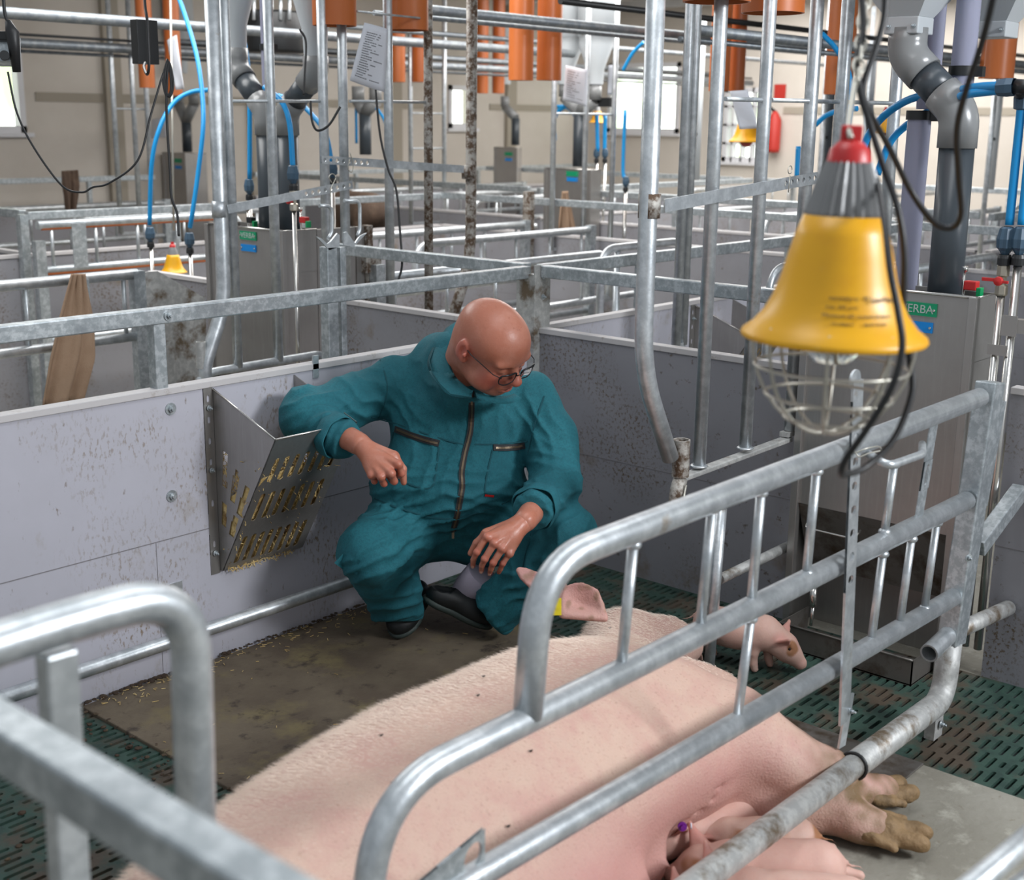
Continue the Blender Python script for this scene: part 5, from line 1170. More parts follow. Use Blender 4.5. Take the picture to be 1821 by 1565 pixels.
tR = [PD(701,838,3.940), PD(690,846,3.938), PD(675,849,3.940), PD(660,846,3.95)]
thR = [PD(700,812,3.935), PD(716,834,3.925), PD(718,858,3.935)]
V1, Q1 = hand(WrR, ElR, mR, pR, dR, tR, thR)
mL = [PD(866,955,3.85), PD(879,966,3.838), PD(893,976,3.842), PD(906,984,3.86)]
pL = [PD(848,982,3.855), PD(862,994,3.845), PD(877,1001,3.848), PD(894,1002,3.866)]
dL = [PD(842,995,3.872), PD(857,1006,3.862), PD(873,1012,3.864), PD(890,1012,3.880)]
tL = [PD(841,1006,3.888), PD(856,1015,3.880), PD(871,1019,3.882), PD(887,1018,3.894)]
thL = [PD(866,950,3.885), PD(848,966,3.895), PD(837,984,3.905)]
V2, Q2 = hand(WrL, ElL, mL, pL, dL, tL, thL)
Va = np.concatenate([Vh, Vb, V1, V2])
hl = (Va-HC)@np.stack([hL,hF,hU]).T/HS; isH = np.arange(len(Va)) < len(Vh)
lip = np.zeros(len(Va)); d = np.sqrt((hl[:,0]/.021)**2+((hl[:,1]-.105)/.012)**2+((hl[:,2]+.0755)/.0095)**2); lip[isH] = np.clip(1.6-d[isH]*1.3, 0, .75)
fl = np.zeros(len(Va))
for c, r in (((0,.118,-.045),.024), ((-.045,.07,-.05),.035), ((.045,.07,-.05),.035), ((-.086,-.01,-.01),.036), ((.086,-.01,-.01),.036), ((0,.03,-.11),.045)):
    fl = np.maximum(fl, np.clip(1.25-np.linalg.norm(hl-np.array(c), axis=1)/r, 0, .8)*isH)
for t_ in tR+tL+pR+pL+mR+mL: fl = np.maximum(fl, np.clip(1.1-np.linalg.norm(Va-t_, axis=1)/.018, 0, .55))
body = np_mesh('body', [(Vh,Qh),(Vb,Qb),(V1,Q1),(V2,Q2)], 'skin', man, {'lip': lip, 'flush': fl})
for i, (t_, dd) in enumerate([(tL[0],dL[0]),(tL[1],dL[1]),(tL[2],dL[2]),(thL[2],thL[1])]):
    d = _n(t_-dd); b = MB(); n_ = _n(-cz_-d*((-cz_)@d)); s_ = np.cross(d, n_); b.obox(t_+n_*.0072-d*.001, d*.0052, s_*.0042, n_*.0012); b.build('fingernail', 'nail', man, .0015)
for s in (-1, 1):
    b = MB(); b.ball(H(s*.032,.0885,-.0155), .0105, 16, 12); b.build('eye', 'eye_white', man)
    b = MB(); pts = [H(s*(.014+.006*k), .104-.0014*k*k*.5, .004+.0022*k-.0006*k*k) for k in range(6)]; b.tube(pts, [.0012,.0022,.0024,.0022,.0018,.0008], 8); b.build('eyebrow', 'brow', man)
# glasses
gl = MB(); b = MB()
for s in (-1, 1):
    b = MB(); pts = []
    for k in range(29):
        a = 2*math.pi*k/28; sq = lambda v: math.copysign(abs(v)**.62, v); pts.append(H(s*.035+.026*sq(math.cos(a)), .118-.010*abs(math.cos(a))*(1 if math.cos(a)*s > 0 else .2), -.019+.0165*sq(math.sin(a))))
    b.tube(pts, [.0030 if math.sin(2*math.pi*k/28) > .2 else .0019 for k in range(29)], 8, False); fr_ = b.build('glasses_rim', 'glasses_black', man)
    b = MB(); b.add(pts[:-1], [tuple(range(28))]); b.build('lens', 'lens', fr_)
    b = MB(); b.tube([H(s*.058,.112,-.012), H(s*.073,.095,-.008), H(s*.083,.02,-.003), H(s*.085,-.012,.004), H(s*.083,-.03,-.012)], .0015, 8); b.build('glasses_temple', 'glasses_black', man)
b = MB(); b.tube([H(-.010,.119,-.014), H(0,.123,-.010), H(.010,.119,-.014)], .0017, 8); b.build('glasses_bridge', 'glasses_black', man)

# ---- coverall
Fc = Field(np.array([2.12,2.08,0.02]), np.array([3.62,3.40,1.12]), .0068)
Fc.ell(ch, (.238,.205,.145), CA, .05); Fc.ell(be, (.262,.165,.175), CA, .07); Fc.ell(pe, (.225,.12,.16), CA, .06)
Fc.cone(PD(705,672,4.33), PD(940,700,4.33), .075, .075, .06)
Fc.cone(PD(782,640,4.30), PD(820,690,4.22), .090, .095, .05); Fc.cone(PD(800,632,4.22), PD(822,688,4.16), .080, .090, .04)
Fc.chain([PD(700,688,4.31), PD(620,715,4.22), ElR], [.090,.084,.090], .035); cR = PD(606,779,4.03); Fc.cone(ElR, cR, .086, .066, .02)
Fc.ell(PD(540,735,4.13), (.066,.085,.08), CA, .03)
Fc.chain([PD(945,715,4.31), PD(978,780,4.26), ElL], [.092,.088,.086], .035); cL = PD(949,908,3.98); Fc.cone(ElL, cL, .084, .066, .02)
Fc.chain([HiR, (HiR+KnR)/2, KnR], [.135,.125,.108], .03); Fc.chain([KnR, KnR*.45+AnR*.55, PD(710,1095,4.37)], [.106,.098,.086], .015)
Fc.chain([HiL, (HiL+KnL)/2, KnL], [.130,.120,.104], .03)
aL2 = PD(884,1082,4.31); Fc.chain([KnL, KnL*.45+aL2*.55, aL2], [.100,.092,.086], .015)
# openings
Fc.half(PD(616,786,4.0), _n(WrR-ElR), rad=.12); Fc.half(PD(944,914,3.96), _n(WrL-ElL), rad=.12)
Fc.half(PD(706,1098,4.36), _n(cdir(.05,1,.1)), rad=.16); Fc.half(PD(872,1092,4.34), _n(cdir(-.80,.62,.12)), rad=.17)
Fc.cone(H(0,-.030,-.02), H(0,-.015,-.115), .076*HS, .070*HS, .008, op='s'); Fc.ell(H(0,.03,-.06), np.array((.068,.075,.075))*HS, HA, .008, 's')
Vc, Qc = Fc.mesh(); Vc = relax(Vc, Qc, 3, .5); Nc = normals(Vc, Qc)
def folds(V, N, c, ax, wl, rad, amp, seed=0, sharp=1.7):
    ax = _n(ax); c = np.array(c); w = np.clip(1-(np.linalg.norm(V-c, axis=1)/rad)**2, 0, 1)**1.2; idx = np.where(w > 0)[0]
    wob = np.array([mnoise.noise(Vector((V[i]*9+seed).tolist())) for i in idx])*1.9+np.array([mnoise.noise(Vector((V[i]*22+seed+5).tolist())) for i in idx])*.5
    ph = ((V[idx]-c)@ax)/wl*2*math.pi+wob*2.2
    D = np.zeros(len(V)); D[idx] = amp*w[idx]*(1-2*np.abs(np.sin(ph/2))**(1/sharp)); return D
D = np.zeros(len(Vc))
armR, armL = ElR-ShR, ElL-ShL
for (c, ax, wl, rad, amp, sd) in [
    (PD(560,700,4.06), cdir(.35,1,0), .042, .17, .0065, 1), (PD(640,700,4.15), cdir(-.5,1,0), .050, .16, .0065, 2), (PD(585,775,3.98), cdir(1,.5,0), .040, .11, .007, 3), (PD(700,720,4.18), cdir(-.9,.5,0), .05, .15, .006, 21),
    (PD(985,840,4.10), cdir(-.2,1,0), .045, .17, .0075, 4), (PD(965,750,4.2), cdir(-.8,.35,0), .055, .17, .0065, 5), (PD(965,885,4.0), cdir(-.5,1,0), .036, .11, .006, 6),
    (PD(770,700,4.15), cdir(-.9,.45,0), .075, .22, .0045, 7), (PD(890,740,4.14), cdir(1,.15,0), .062, .18, .0050, 8), (PD(760,820,4.12), cdir(1,.25,0), .075, .20, .0045, 9),
    (PD(790,905,4.12), cdir(.15,1,0), .038, .24, .0075, 10), (PD(690,905,4.2), cdir(.3,1,0), .032, .16, .0075, 11), (PD(905,900,4.2), cdir(-.3,1,0), .040, .17, .0065, 12),
    (PD(735,960,4.15), cdir(.6,1,0), .050, .20, .0070, 13), (PD(640,1010,4.02), cdir(.4,1,0), .055, .16, .0065, 14), (PD(740,1010,4.12), cdir(.8,.6,0), .042, .15, .0085, 15),
    (PD(700,1075,4.25), cdir(.1,1,0), .042, .15, .0085, 16), (PD(980,965,4.05), cdir(.8,.7,0), .060, .20, .0065, 17), (PD(880,950,4.25), cdir(-.5,1,0), .045, .16, .0065, 18),
    (PD(900,1050,4.2), cdir(.5,.8,0), .048, .18, .0080, 19), (PD(960,1020,4.15), cdir(.8,.3,0), .05, .15, .006, 20)]:
    D += folds(Vc, Nc, c, ax, wl, rad, amp, sd)
sm = np.array([mnoise.noise(Vector((p*26).tolist())) for p in Vc])*.0022+np.array([mnoise.noise(Vector((p*11+3).tolist())) for p in Vc])*.0045
D = np.clip(D+sm, -.014, .014)
Vc = Vc+Nc*D[:, None]; Vc = relax(Vc, Qc, 1, .35)
coverall = np_mesh('coverall', [(Vc,Qc)], 'teal', man)
from mathutils.bvhtree import BVHTree
bvh = BVHTree.FromPolygons([Vector(v) for v in Vc], [tuple(int(i) for i in q) for q in Qc])
def surf(px, py, off=.001, tree=None):
    d = _n(RM@np.array([(px-CX)/FPX, (py-CY)/FPX, 1.0])); h = (tree or bvh).ray_cast(Vector(CAM), Vector(d))
    if h[0] is None: return None, None
    n = np.array(h[1]); n = -n if n@d > 0 else n; return np.array(h[0])+n*off, n
def ribbon(pxs, w, off, m, name, parent, th=.0015, sub=6, tree=None, side=None):
    """a flat strip laid on the cloth along photo pixels"""
    path = smoothpath([(p[0], p[1], 0) for p in pxs], sub) if len(pxs) > 2 else [np.array((pxs[0][0]+(pxs[1][0]-pxs[0][0])*k/8, pxs[0][1]+(pxs[1][1]-pxs[0][1])*k/8, 0)) for k in range(9)]
    C_, N_ = [], []
    for p in path:
        q, n = surf(p[0], p[1], off, tree)
        if q is not None: C_.append(q); N_.append(n)
    C_ = np.array(C_); N_ = np.array(N_)
    for _ in range(2): C_[1:-1] = (C_[:-2]+C_[1:-1]*2+C_[2:])/4; N_[1:-1] = (N_[:-2]+N_[1:-1]+N_[2:])/3
    vs, fs = [], []
    for i in range(len(C_)):
        t = _n(C_[min(i+1, len(C_)-1)]-C_[max(i-1, 0)]); n = _n(N_[i]); s_ = _n(np.cross(t, n))
        vs += [C_[i]-s_*w/2, C_[i]+s_*w/2, C_[i]+s_*w/2+n*th, C_[i]-s_*w/2+n*th]
    for i in range(len(C_)-1):
        for k in range(4): fs.append((i*4+k, i*4+(k+1) % 4, i*4+4+(k+1) % 4, i*4+4+k))
    fs += [(0,1,2,3), tuple(4*len(C_)-4+k for k in (3,2,1,0))]
    b = MB(); b.add(vs, fs); return b.build(name, m, parent)
zp = [(838,697),(838,730),(836,770),(827,805),(821,840),(822,865),(818,890),(812,920),(806,944)]
z_ = ribbon(zp, .019, .0015, 'zip_tape', 'front_zipper', man, .0025); ribbon(zp, .0065, .0042, 'zip_teeth', 'zipper_teeth', z_, .0015)
b = MB(); q, n = surf(805, 950, .006); b.obox(q, cx_*.004, cy_*.010, cz_*.002); b.build('zipper_pull', 'zip_teeth', z_)
for (zpts, nm) in (([(703,763),(740,777),(781,789)], 'a'), ([(877,796),(905,796),(934,792)], 'b')):
    z_ = ribbon(zpts, .021, .0015, 'zip_tape', 'pocket_zipper', man, .003); ribbon([(zpts[0][0]+4,zpts[0][1]+1),zpts[1],(zpts[2][0]-3,zpts[2][1])], .007, .0048, 'zip_teeth', 'zipper_teeth', z_, .0015)
for pts in ([(700,768),(695,800),(698,840),(730,862),(765,868),(775,845),(781,795)], [(876,800),(868,835),(862,872),(868,878)], [(660,742),(700,752),(800,785),(835,792)], [(845,790),(880,790),(938,785)],
            [(676,640),(688,680),(684,715),(672,745)], [(968,705),(950,760),(940,805)], [(650,880),(700,900),(760,918),(805,922),(870,905),(930,880)], [(945,950),(935,985),(930,1010)]):
    ribbon(pts, .0045, .0014, 'teal_seam', 'seam', man, .0012)
b = ribbon([(862,880),(878,882)], .008, .002, 'red_plastic', 'red_label', man, .001)
# collar: a folded band around the neck
def collar_mesh():
    top = [(816,574,4.24),(802,598,4.18),(795,625,4.13),(798,650,4.08),(808,672,4.045),(824,687,4.02),(841,697,4.01)]
    out = [(794,584,4.26),(774,612,4.18),(762,642,4.11),(767,664,4.05),(781,684,4.01),(800,702,3.99),(838,707,3.99)]
    T_ = smoothpath([PD(*p) for p in top], 5); O_ = smoothpath([PD(*p) for p in out], 5); vs = []; n = len(T_)
    for a, c in zip(T_, O_):
        ctr = HC+(-hU)*.10; dn = _n(a-ctr); vs += [a-dn*.006-cy_*.0, a+dn*.004-cy_*.006, a*.55+c*.45+dn*.010-cz_*.006, c+dn*.004, c-dn*.004, a*.5+c*.5-dn*.004]
    fs = [(k*6+j, (k+1)*6+j, (k+1)*6+(j+1) % 6, k*6+(j+1) % 6) for k in range(n-1) for j in range(6)]+[(0,1,2,3,4,5), tuple((n-1)*6+j for j in (5,4,3,2,1,0))]
    b = MB(); b.add(vs, fs, True); b.build('collar', 'teal', man)
    b = MB(); b.tube([PD(p[0]+1.5,p[1]-1,p[2]-.006) for p in out[1:]], .0016, 6); b.build('collar_seam', 'teal_seam', man)
    T_ = smoothpath([PD(*p) for p in [(846,698,4.01),(868,703,4.02),(895,705,4.07),(915,700,4.13)]], 5); O_ = smoothpath([PD(*p) for p in [(848,708,3.99),(872,716,4.0),(905,718,4.05),(928,708,4.11)]], 5); vs = []; n = len(T_)
    for a, c in zip(T_, O_): vs += [a, a-cz_*.008, c-cz_*.006, c]
    fs = [(k*4+j, (k+1)*4+j, (k+1)*4+(j+1) % 4, k*4+(j+1) % 4) for k in range(n-1) for j in range(4)]+[(0,1,2,3), tuple((n-1)*4+j for j in (3,2,1,0))]
    b = MB(); b.add(vs, fs, True); b.build('collar', 'teal', man)
collar_mesh()
# turned-up cuffs and trouser hems
def cuff(name, c, ax, r, h, seed=0, flat=1.0):
    ax = _n(ax); a = _n(np.cross(ax, [0,0,1])); b2 = np.cross(ax, a); n = 40; vs = []; prof = [(-h/2,1.04),(0,1.09),(h/2,1.06),(h/2,.97),(0,.95),(-h/2,.96)]
    for k in range(n):
        q = 2*math.pi*k/n; w = 1+.05*math.sin(3*q+seed)+.03*math.sin(7*q+seed*2)
        for (z, s_) in prof: vs.append(np.array(c)+(a*math.cos(q)+b2*math.sin(q)*flat)*r*w*s_+ax*(z+.006*math.sin(2*q+seed)))
    m_ = len(prof); fs = [(k*m_+j, ((k+1) % n)*m_+j, ((k+1) % n)*m_+(j+1) % m_, k*m_+(j+1) % m_) for k in range(n) for j in range(m_)]
    b = MB(); b.add(vs, fs, True); o = b.build(name, 'teal', man); s_ = o.modifiers.new('sub', 'SUBSURF'); s_.levels = s_.render_levels = 1
cuff('sleeve_cuff', PD(597,777,4.03), WrR-ElR, .066, .055, 1, 1.0); cuff('sleeve_cuff', PD(955,899,4.005), WrL-ElL, .068, .055, 2.5)
cuff('trouser_hem', PD(708,1090,4.365), cdir(.05,1,.1), .082, .03, .5); cuff('trouser_hem', PD(878,1086,4.33), cdir(-.80,.62,.12), .083, .03, 2)
# pocket flap standing off the thigh, loose thread of the torn knee
b = MB(); p = [surf(x, y, .004)[0] for x, y in ((612,985),(640,995),(636,1020),(612,1012))]; e1 = PD(594,1001,4.02)
b.add([p[0],p[1],p[2],p[3],e1,p[0]+cz_*.004,p[1]+cz_*.004,p[2]+cz_*.004,p[3]+cz_*.004], [(0,1,2,3),(0,3,4),(8,7,6,5),(5,4,8)]); o = b.build('pocket_flap', 'teal', man)
# sock and clogs
b = MB(); b.tube([PD(858,1020,4.36), PD(838,1042,4.39), PD(822,1066,4.43), PD(815,1082,4.46)], [.058,.056,.050,.048], 20); b.build('sock', 'sock', man)
def clog(toe, heel, w=.048, name='clog'):
    toe, heel = np.array(toe), np.array(heel); d = toe-heel; L = np.linalg.norm(d); d = d/L; side = _n(np.cross(d, [0,0,1])); up = np.cross(side, d)
    F = Field(np.minimum(toe, heel)-.11, np.maximum(toe, heel)+.14, .006); A = (d, side, up)
    F.ell(heel*.28+toe*.72+up*.018, (.075,w,.034), A, .02); F.ell(heel*.80+toe*.20+up*.022, (.058,w*.82,.036), A, .02); F.ell((toe+heel)/2+up*.034, (.10,w*.80,.036), A, .03)
    F.ell(heel*.86+toe*.14+up*.062, (.045,w*.62,.026), A, .006, 's')
    V, Q = F.mesh(); V = relax(V, Q, 2); V[:,2] = np.maximum(V[:,2], .012); o = np_mesh('clog', [(V,Q)], 'clog', man)
    F = Field(np.minimum(toe, heel)-.11, np.maximum(toe, heel)+.11, .006)
    F.ell(heel*.28+toe*.72-up*.004, (.078,w*1.04,.016), A, .01); F.ell(heel*.82+toe*.18-up*.004, (.056,w*.86,.016), A, .01); F.ell((toe+heel)/2-up*.004, (.10,w*.80,.014), A, .02)
    V, Q = F.mesh(); V = relax(V, Q, 1); V[:,2] = np.maximum(V[:,2], .0105); np_mesh('clog_sole', [(V,Q)], 'clog_sole', o)
t1 = PZ(705,1129,.03); h1 = PZ(752,1046,.13); h1 = t1+_n(h1-t1)*.20; clog(t1+_n(t1-h1)*-.015, h1, .056)
t2 = PZ(872,1112,.04); h2 = PZ(796,1078,.11); h2 = t2+_n(h2-t2)*.24; clog(t2, h2)

# ================================================================== the sow
sow = thing('sow', 'big pink sow lying on her side behind the lowered crate gate, nursing piglets', 'pig', (1.8, 1.7, 0))
SH = .0105
Fs = Field((.35,.95,-.02), (3.3,2.6,.62), SH)
ST = np.array([(0.90,1.58,.15,.10,.10),(0.98,1.60,.20,.22,.19),(1.08,1.635,.23,.285,.228),(1.20,1.67,.235,.310,.232),(1.35,1.70,.230,.315,.226),(1.50,1.725,.234,.328,.231),(1.65,1.748,.237,.339,.236),(1.85,1.757,.237,.349,.237),(2.10,1.76,.237,.345,.237),(2.35,1.774,.233,.335,.230),(2.50,1.785,.212,.312,.210),(2.62,1.81,.177,.262,.177),(2.80,1.86,.15,.19,.15)])
sl, p = Fs._sub((.35,.95,-.02), (3.3,2.6,.62), 0)
x = p[..., 0]; S_ = [np.interp(x, ST[:,0], ST[:,k]).astype(np.float32) for k in range(1, 5)]
yy = (p[..., 1]-S_[0])/S_[2]; zz = (p[..., 2]-S_[1])/S_[3]
k0 = np.sqrt(yy**2+zz**2)+1e-6; k1 = np.sqrt((yy/S_[2])**2+(zz/S_[3])**2)+1e-6; dd = k0*(k0-1)/k1
dd = np.maximum(dd, np.maximum(.90-x, x-2.70)); Fs.d[sl] = np.minimum(Fs.d[sl], dd)
# belly and udder, shoulder, ham, neck, head
Fs.ell((1.60,1.50,.15), (.50,.19,.15), None, .06); Fs.ell((1.55,1.40,.10), (.38,.12,.10), None, .05)
for (tx, ty, tz) in ((1.35,1.31,.13),(1.50,1.295,.14),(1.66,1.29,.14),(1.82,1.31,.14),(1.97,1.36,.14),(2.12,1.43,.14)):
    Fs.ell((tx,ty+.05,tz-.02), (.075,.075,.07), None, .04); Fs.cone((tx,ty,tz), (tx+.012,ty-.035,tz-.012), .013, .008, .012)
Fs.ell((2.44,1.68,.215), (.25,.25,.185), None, .08)
Fs.cone((2.68,1.93,.18), (2.96,2.12,.15), .165, .130, .06); Fs.cone((2.96,2.12,.15), (3.20,2.13,.11), .128, .085, .05); Fs.cone((3.18,2.13,.10), (3.27,2.12,.085), .075,.06,.02)
Fs.ell((2.72,1.76,.15), (.20,.20,.15), None, .06)
# upper foreleg
lg = [np.array(q) for q in ((2.42,1.70,.27),(2.56,1.52,.235),(2.63,1.41,.175),(2.73,1.33,.13),(2.80,1.285,.085))]
Fs.chain(lg, [.165,.115,.082,.060,.044], .05)
Fs.cone((2.80,1.285,.085), (2.88,1.25,.062), .044, .040, .02)
# lower foreleg, along the floor
l2 = [np.array(q) for q in ((2.50,1.62,.12),(2.60,1.44,.085),(2.665,1.335,.068),(2.70,1.24,.055),(2.72,1.19,.050))]
Fs.chain(l2, [.12,.075,.052,.044,.044], .04)
# folds of skin at the elbow
for k in range(5):
    a = np.array((2.36-.03*k,1.44+.012*k,.21-.02*k)); Fs.cone(a, a+np.array((.15,-.05-.02*k,-.03-.015*k)), .006, .004, .012, op='s')
Vs_, Qs_ = Fs.mesh(); Vs_ = relax(Vs_, Qs_, 3, .5)
Vs_[:,2] = np.maximum(Vs_[:,2], .003); Ns_ = normals(Vs_, Qs_)
nz_ = np.array([mnoise.noise(Vector((q[0]*5, q[1]*9, q[2]*9))) for q in Vs_])*.006+np.array([mnoise.noise(Vector((q[0]*2.2+4, q[1]*3.5, q[2]*4))) for q in Vs_])*.009
rib = np.array([mnoise.noise(Vector((q[0]*2.0+9, (q[1]-q[2])*16, 0))) for q in Vs_])*.005*np.clip((1.75-Vs_[:,1])/.3, 0, 1)
Vs_ = Vs_+Ns_*(nz_+rib)[:, None]; Vs_[:,2] = np.maximum(Vs_[:,2], .003)
rosy = np.clip((1.62-Vs_[:,1])/.30, 0, 1)*.85*np.clip((.36-Vs_[:,2])/.12, 0, 1); rosy = np.maximum(rosy, np.clip((Vs_[:,0]-2.62)/.2, 0, 1)*.5*np.clip((Vs_[:,1]-1.7)/.1,0,1))
rosy *= np.clip((2.62-Vs_[:,0])/.15+np.clip((Vs_[:,1]-1.9)*9, 0, 1), .25, 1)
nd = np.array([mnoise.noise(Vector((q*14).tolist()))*.5+mnoise.noise(Vector((q*40).tolist()))*.5 for q in Vs_])
dirt = np.clip((1.42-Vs_[:,1])/.14, 0, 1)*np.clip((Vs_[:,0]-2.60)/.10, 0, 1)*(.75+nd*1.4)+np.clip(nd*3-1.1, 0, .5)*np.clip((2.2-Vs_[:,0]), 0, .5)*.5
sb_ = np_mesh('body', [(Vs_,Qs_)], 'pig', sow, {'rosy': rosy, 'dirt': dirt})
sbvh = BVHTree.FromPolygons([Vector(v) for v in Vs_], [tuple(int(i) for i in q) for q in Qs_])
# trotters
def trotter(c, d, s, z, name='trotter'):
    c, d = np.array(c), _n(d); side = _n(s); up = np.cross(side, d); up = up if up[2] > 0 else -up
    F = Field(c-.17, c+.17, .0042); A = (d, side, up)
    F.cone(c-d*.05, c+d*.012, .044, .040, .02)
    for q in (-1, 1):
        F.cone(c+side*q*.021+d*.01, c+side*q*.023+d*.075, .025, .0225, .008, (up, .95)); F.ell(c+side*q*.023+d*.088, (.028,.021,.022), A, .008)
    F.cone(c-d*.035+side*.040+up*.012, c+d*.045+side*.055+up*.006, .0165, .010, .008); F.cone(c-d*.045-side*.040+up*.010, c+d*.035-side*.058-up*.004, .0165, .010, .008)
    V, Q = F.mesh(); V = relax(V, Q, 1); V[:,2] = np.maximum(V[:,2], .002); V = V+normals(V, Q)*np.array([mnoise.noise(Vector((v*45).tolist())) for v in V])[:, None]*.003
    np_mesh(name, [(V,Q)], 'hoof', sow)
trotter((2.725,1.180,.045), (.35,-1,0), (1,.35,.1), .05); trotter((2.865,1.262,.058), (1,-.42,-.12), (.42,1,.1), .05)
# ears
def ear(B0, B1, T0, T1, bow, name='ear'):
    B0, B1, T0, T1 = map(np.array, (B0, B1, T0, T1)); P_ = [B0,B1,T0,T1]; F = Field(np.min(P_, 0)-.06, np.max(P_, 0)+.06, .0042); n = _n(np.cross(B1-B0, T0-B0)); n = n if n@(CAM-B0) > 0 else -n
    m_ = 13
    for k in range(m_):
        t = k/(m_-1); a = B0*(1-t)+B1*t; c = T0*(1-t)+T1*t; c = a+(c-a)*(.86+.14*math.sin(math.pi*t)); mid = (a+c)/2-n*bow*math.sin(math.pi*t)
        e_ = .0035 if 0 < k < m_-1 else .006
        F.cone(a, mid, .010, e_+.002, .006); F.cone(mid, c+n*.006*math.sin(math.pi*t), e_+.002, .0045, .006)
    V, Q = F.mesh(); V = relax(V, Q, 2); return np_mesh(name, [(V,Q)], 'pig', sow, {'rosy': np.clip(.35+(V-(B0+B1)/2)@_n(T0-B0)*4, 0, .7), 'dirt': np.clip(np.array([mnoise.noise(Vector((v*34).tolist())) for v in V])*2.2-.5, 0, .6)})
ear(PD(1000,1094,3.60), PD(1076,1100,3.60), PD(1004,1038,3.66), PD(1060,1042,3.63), .028)
ear(PD(985,1080,3.70), PD(1002,1040,3.72), PD(918,1020,3.72), PD(924,1008,3.74), .012)
t_ = thing('ear_tag', 'yellow ear tag in the ear of the sow', 'tag', PD(990,1078,3.58)); c = PD(990,1079,3.575)
b = MB(); b.obox(c, cx_*.013, cy_*.024, cz_*.0012); b.build('plate', 'tag_yellow', t_, .002); b = MB(); b.tube([c-cz_*.004, c+cz_*.004], .006, 12); b.build('stud', 'tag_yellow', t_)
# bristles along the back and fine coat
rr = random.Random(7); b = MB(); hv, hf = [], []; tri = Vs_[Qs_[:,0]]; cen = (Vs_[Qs_].mean(1)); nn = Ns_[Qs_[:,0]]
view = _n(CAM-np.array([1.9,1.8,.3])); cand = np.where((cen[:,1] > 1.60) & (cen[:,2] > .12) & (cen[:,0] > .95))[0]
for i in cand:
    wgt = np.clip((cen[i,1]-1.62)/.22, .05, 1); 
    for _ in range(2):
        if rr.random() > wgt: continue
        l = rr.uniform(.010, .022)*(1.3 if wgt > .8 else .8); p0 = cen[i]+np.array([rr.uniform(-.006,.006), rr.uniform(-.006,.006), 0]); dv = _n(nn[i]*.38+np.array([-1.0+rr.uniform(-.3,.3), rr.uniform(-.35,.35)+.35, rr.uniform(-.2,.25)]))
        s_ = _n(np.cross(dv, view))*.00042; k = len(hv); hv += [p0-s_, p0+s_, p0+dv*l]; hf.append((k, k+1, k+2))
b.add(hv, hf); o = b.build('coat_hair', 'hair', sow); tag(o, 'fine pale bristles along the back', None, kind='stuff')
# flies on the sow
for i, (px, py) in enumerate([(793,1208),(860,1204),(850,1238),(990,1236),(678,1309),(944,1337),(904,1471),(1085,1118),(1131,1208),(699,1393)]):
    h = sbvh.ray_cast(Vector(CAM), Vector(_n(RM@np.array([(px-CX)/FPX, (py-CY)/FPX, 1.0]))))
    if h[0] is None: continue
    p = np.array(h[0]); b = MB(); b.ball(p+np.array([0,0,.002]), (.0042,.0022,.002), 8, 6); b.ball(p+np.array([.004,0,.0025]), (.0016,.0016,.0015), 6, 5); b.add([p+np.array([0,.001,.004]),p+np.array([-.006,.0035,.004]),p+np.array([-.007,.001,.004]),p+np.array([0,-.001,.004]),p+np.array([-.006,-.0035,.004]),p+np.array([-.007,-.001,.004])], [(0,1,2),(3,5,4)])
    tag(b.build('fly', 'fly'), ['small black fly high on the back of the sow','black fly on the back right of the highest one','black fly on the upper flank below two others','black fly on the sow just right of the gate bar end','black fly on the rear back of the sow','black fly on the mid flank between the gate bars','black fly low on the flank near the gate bar','black fly on the shoulder close to the ears','black fly on the shoulder right of the ears','black fly on the rump at the lower gate curve'][i], 'fly')

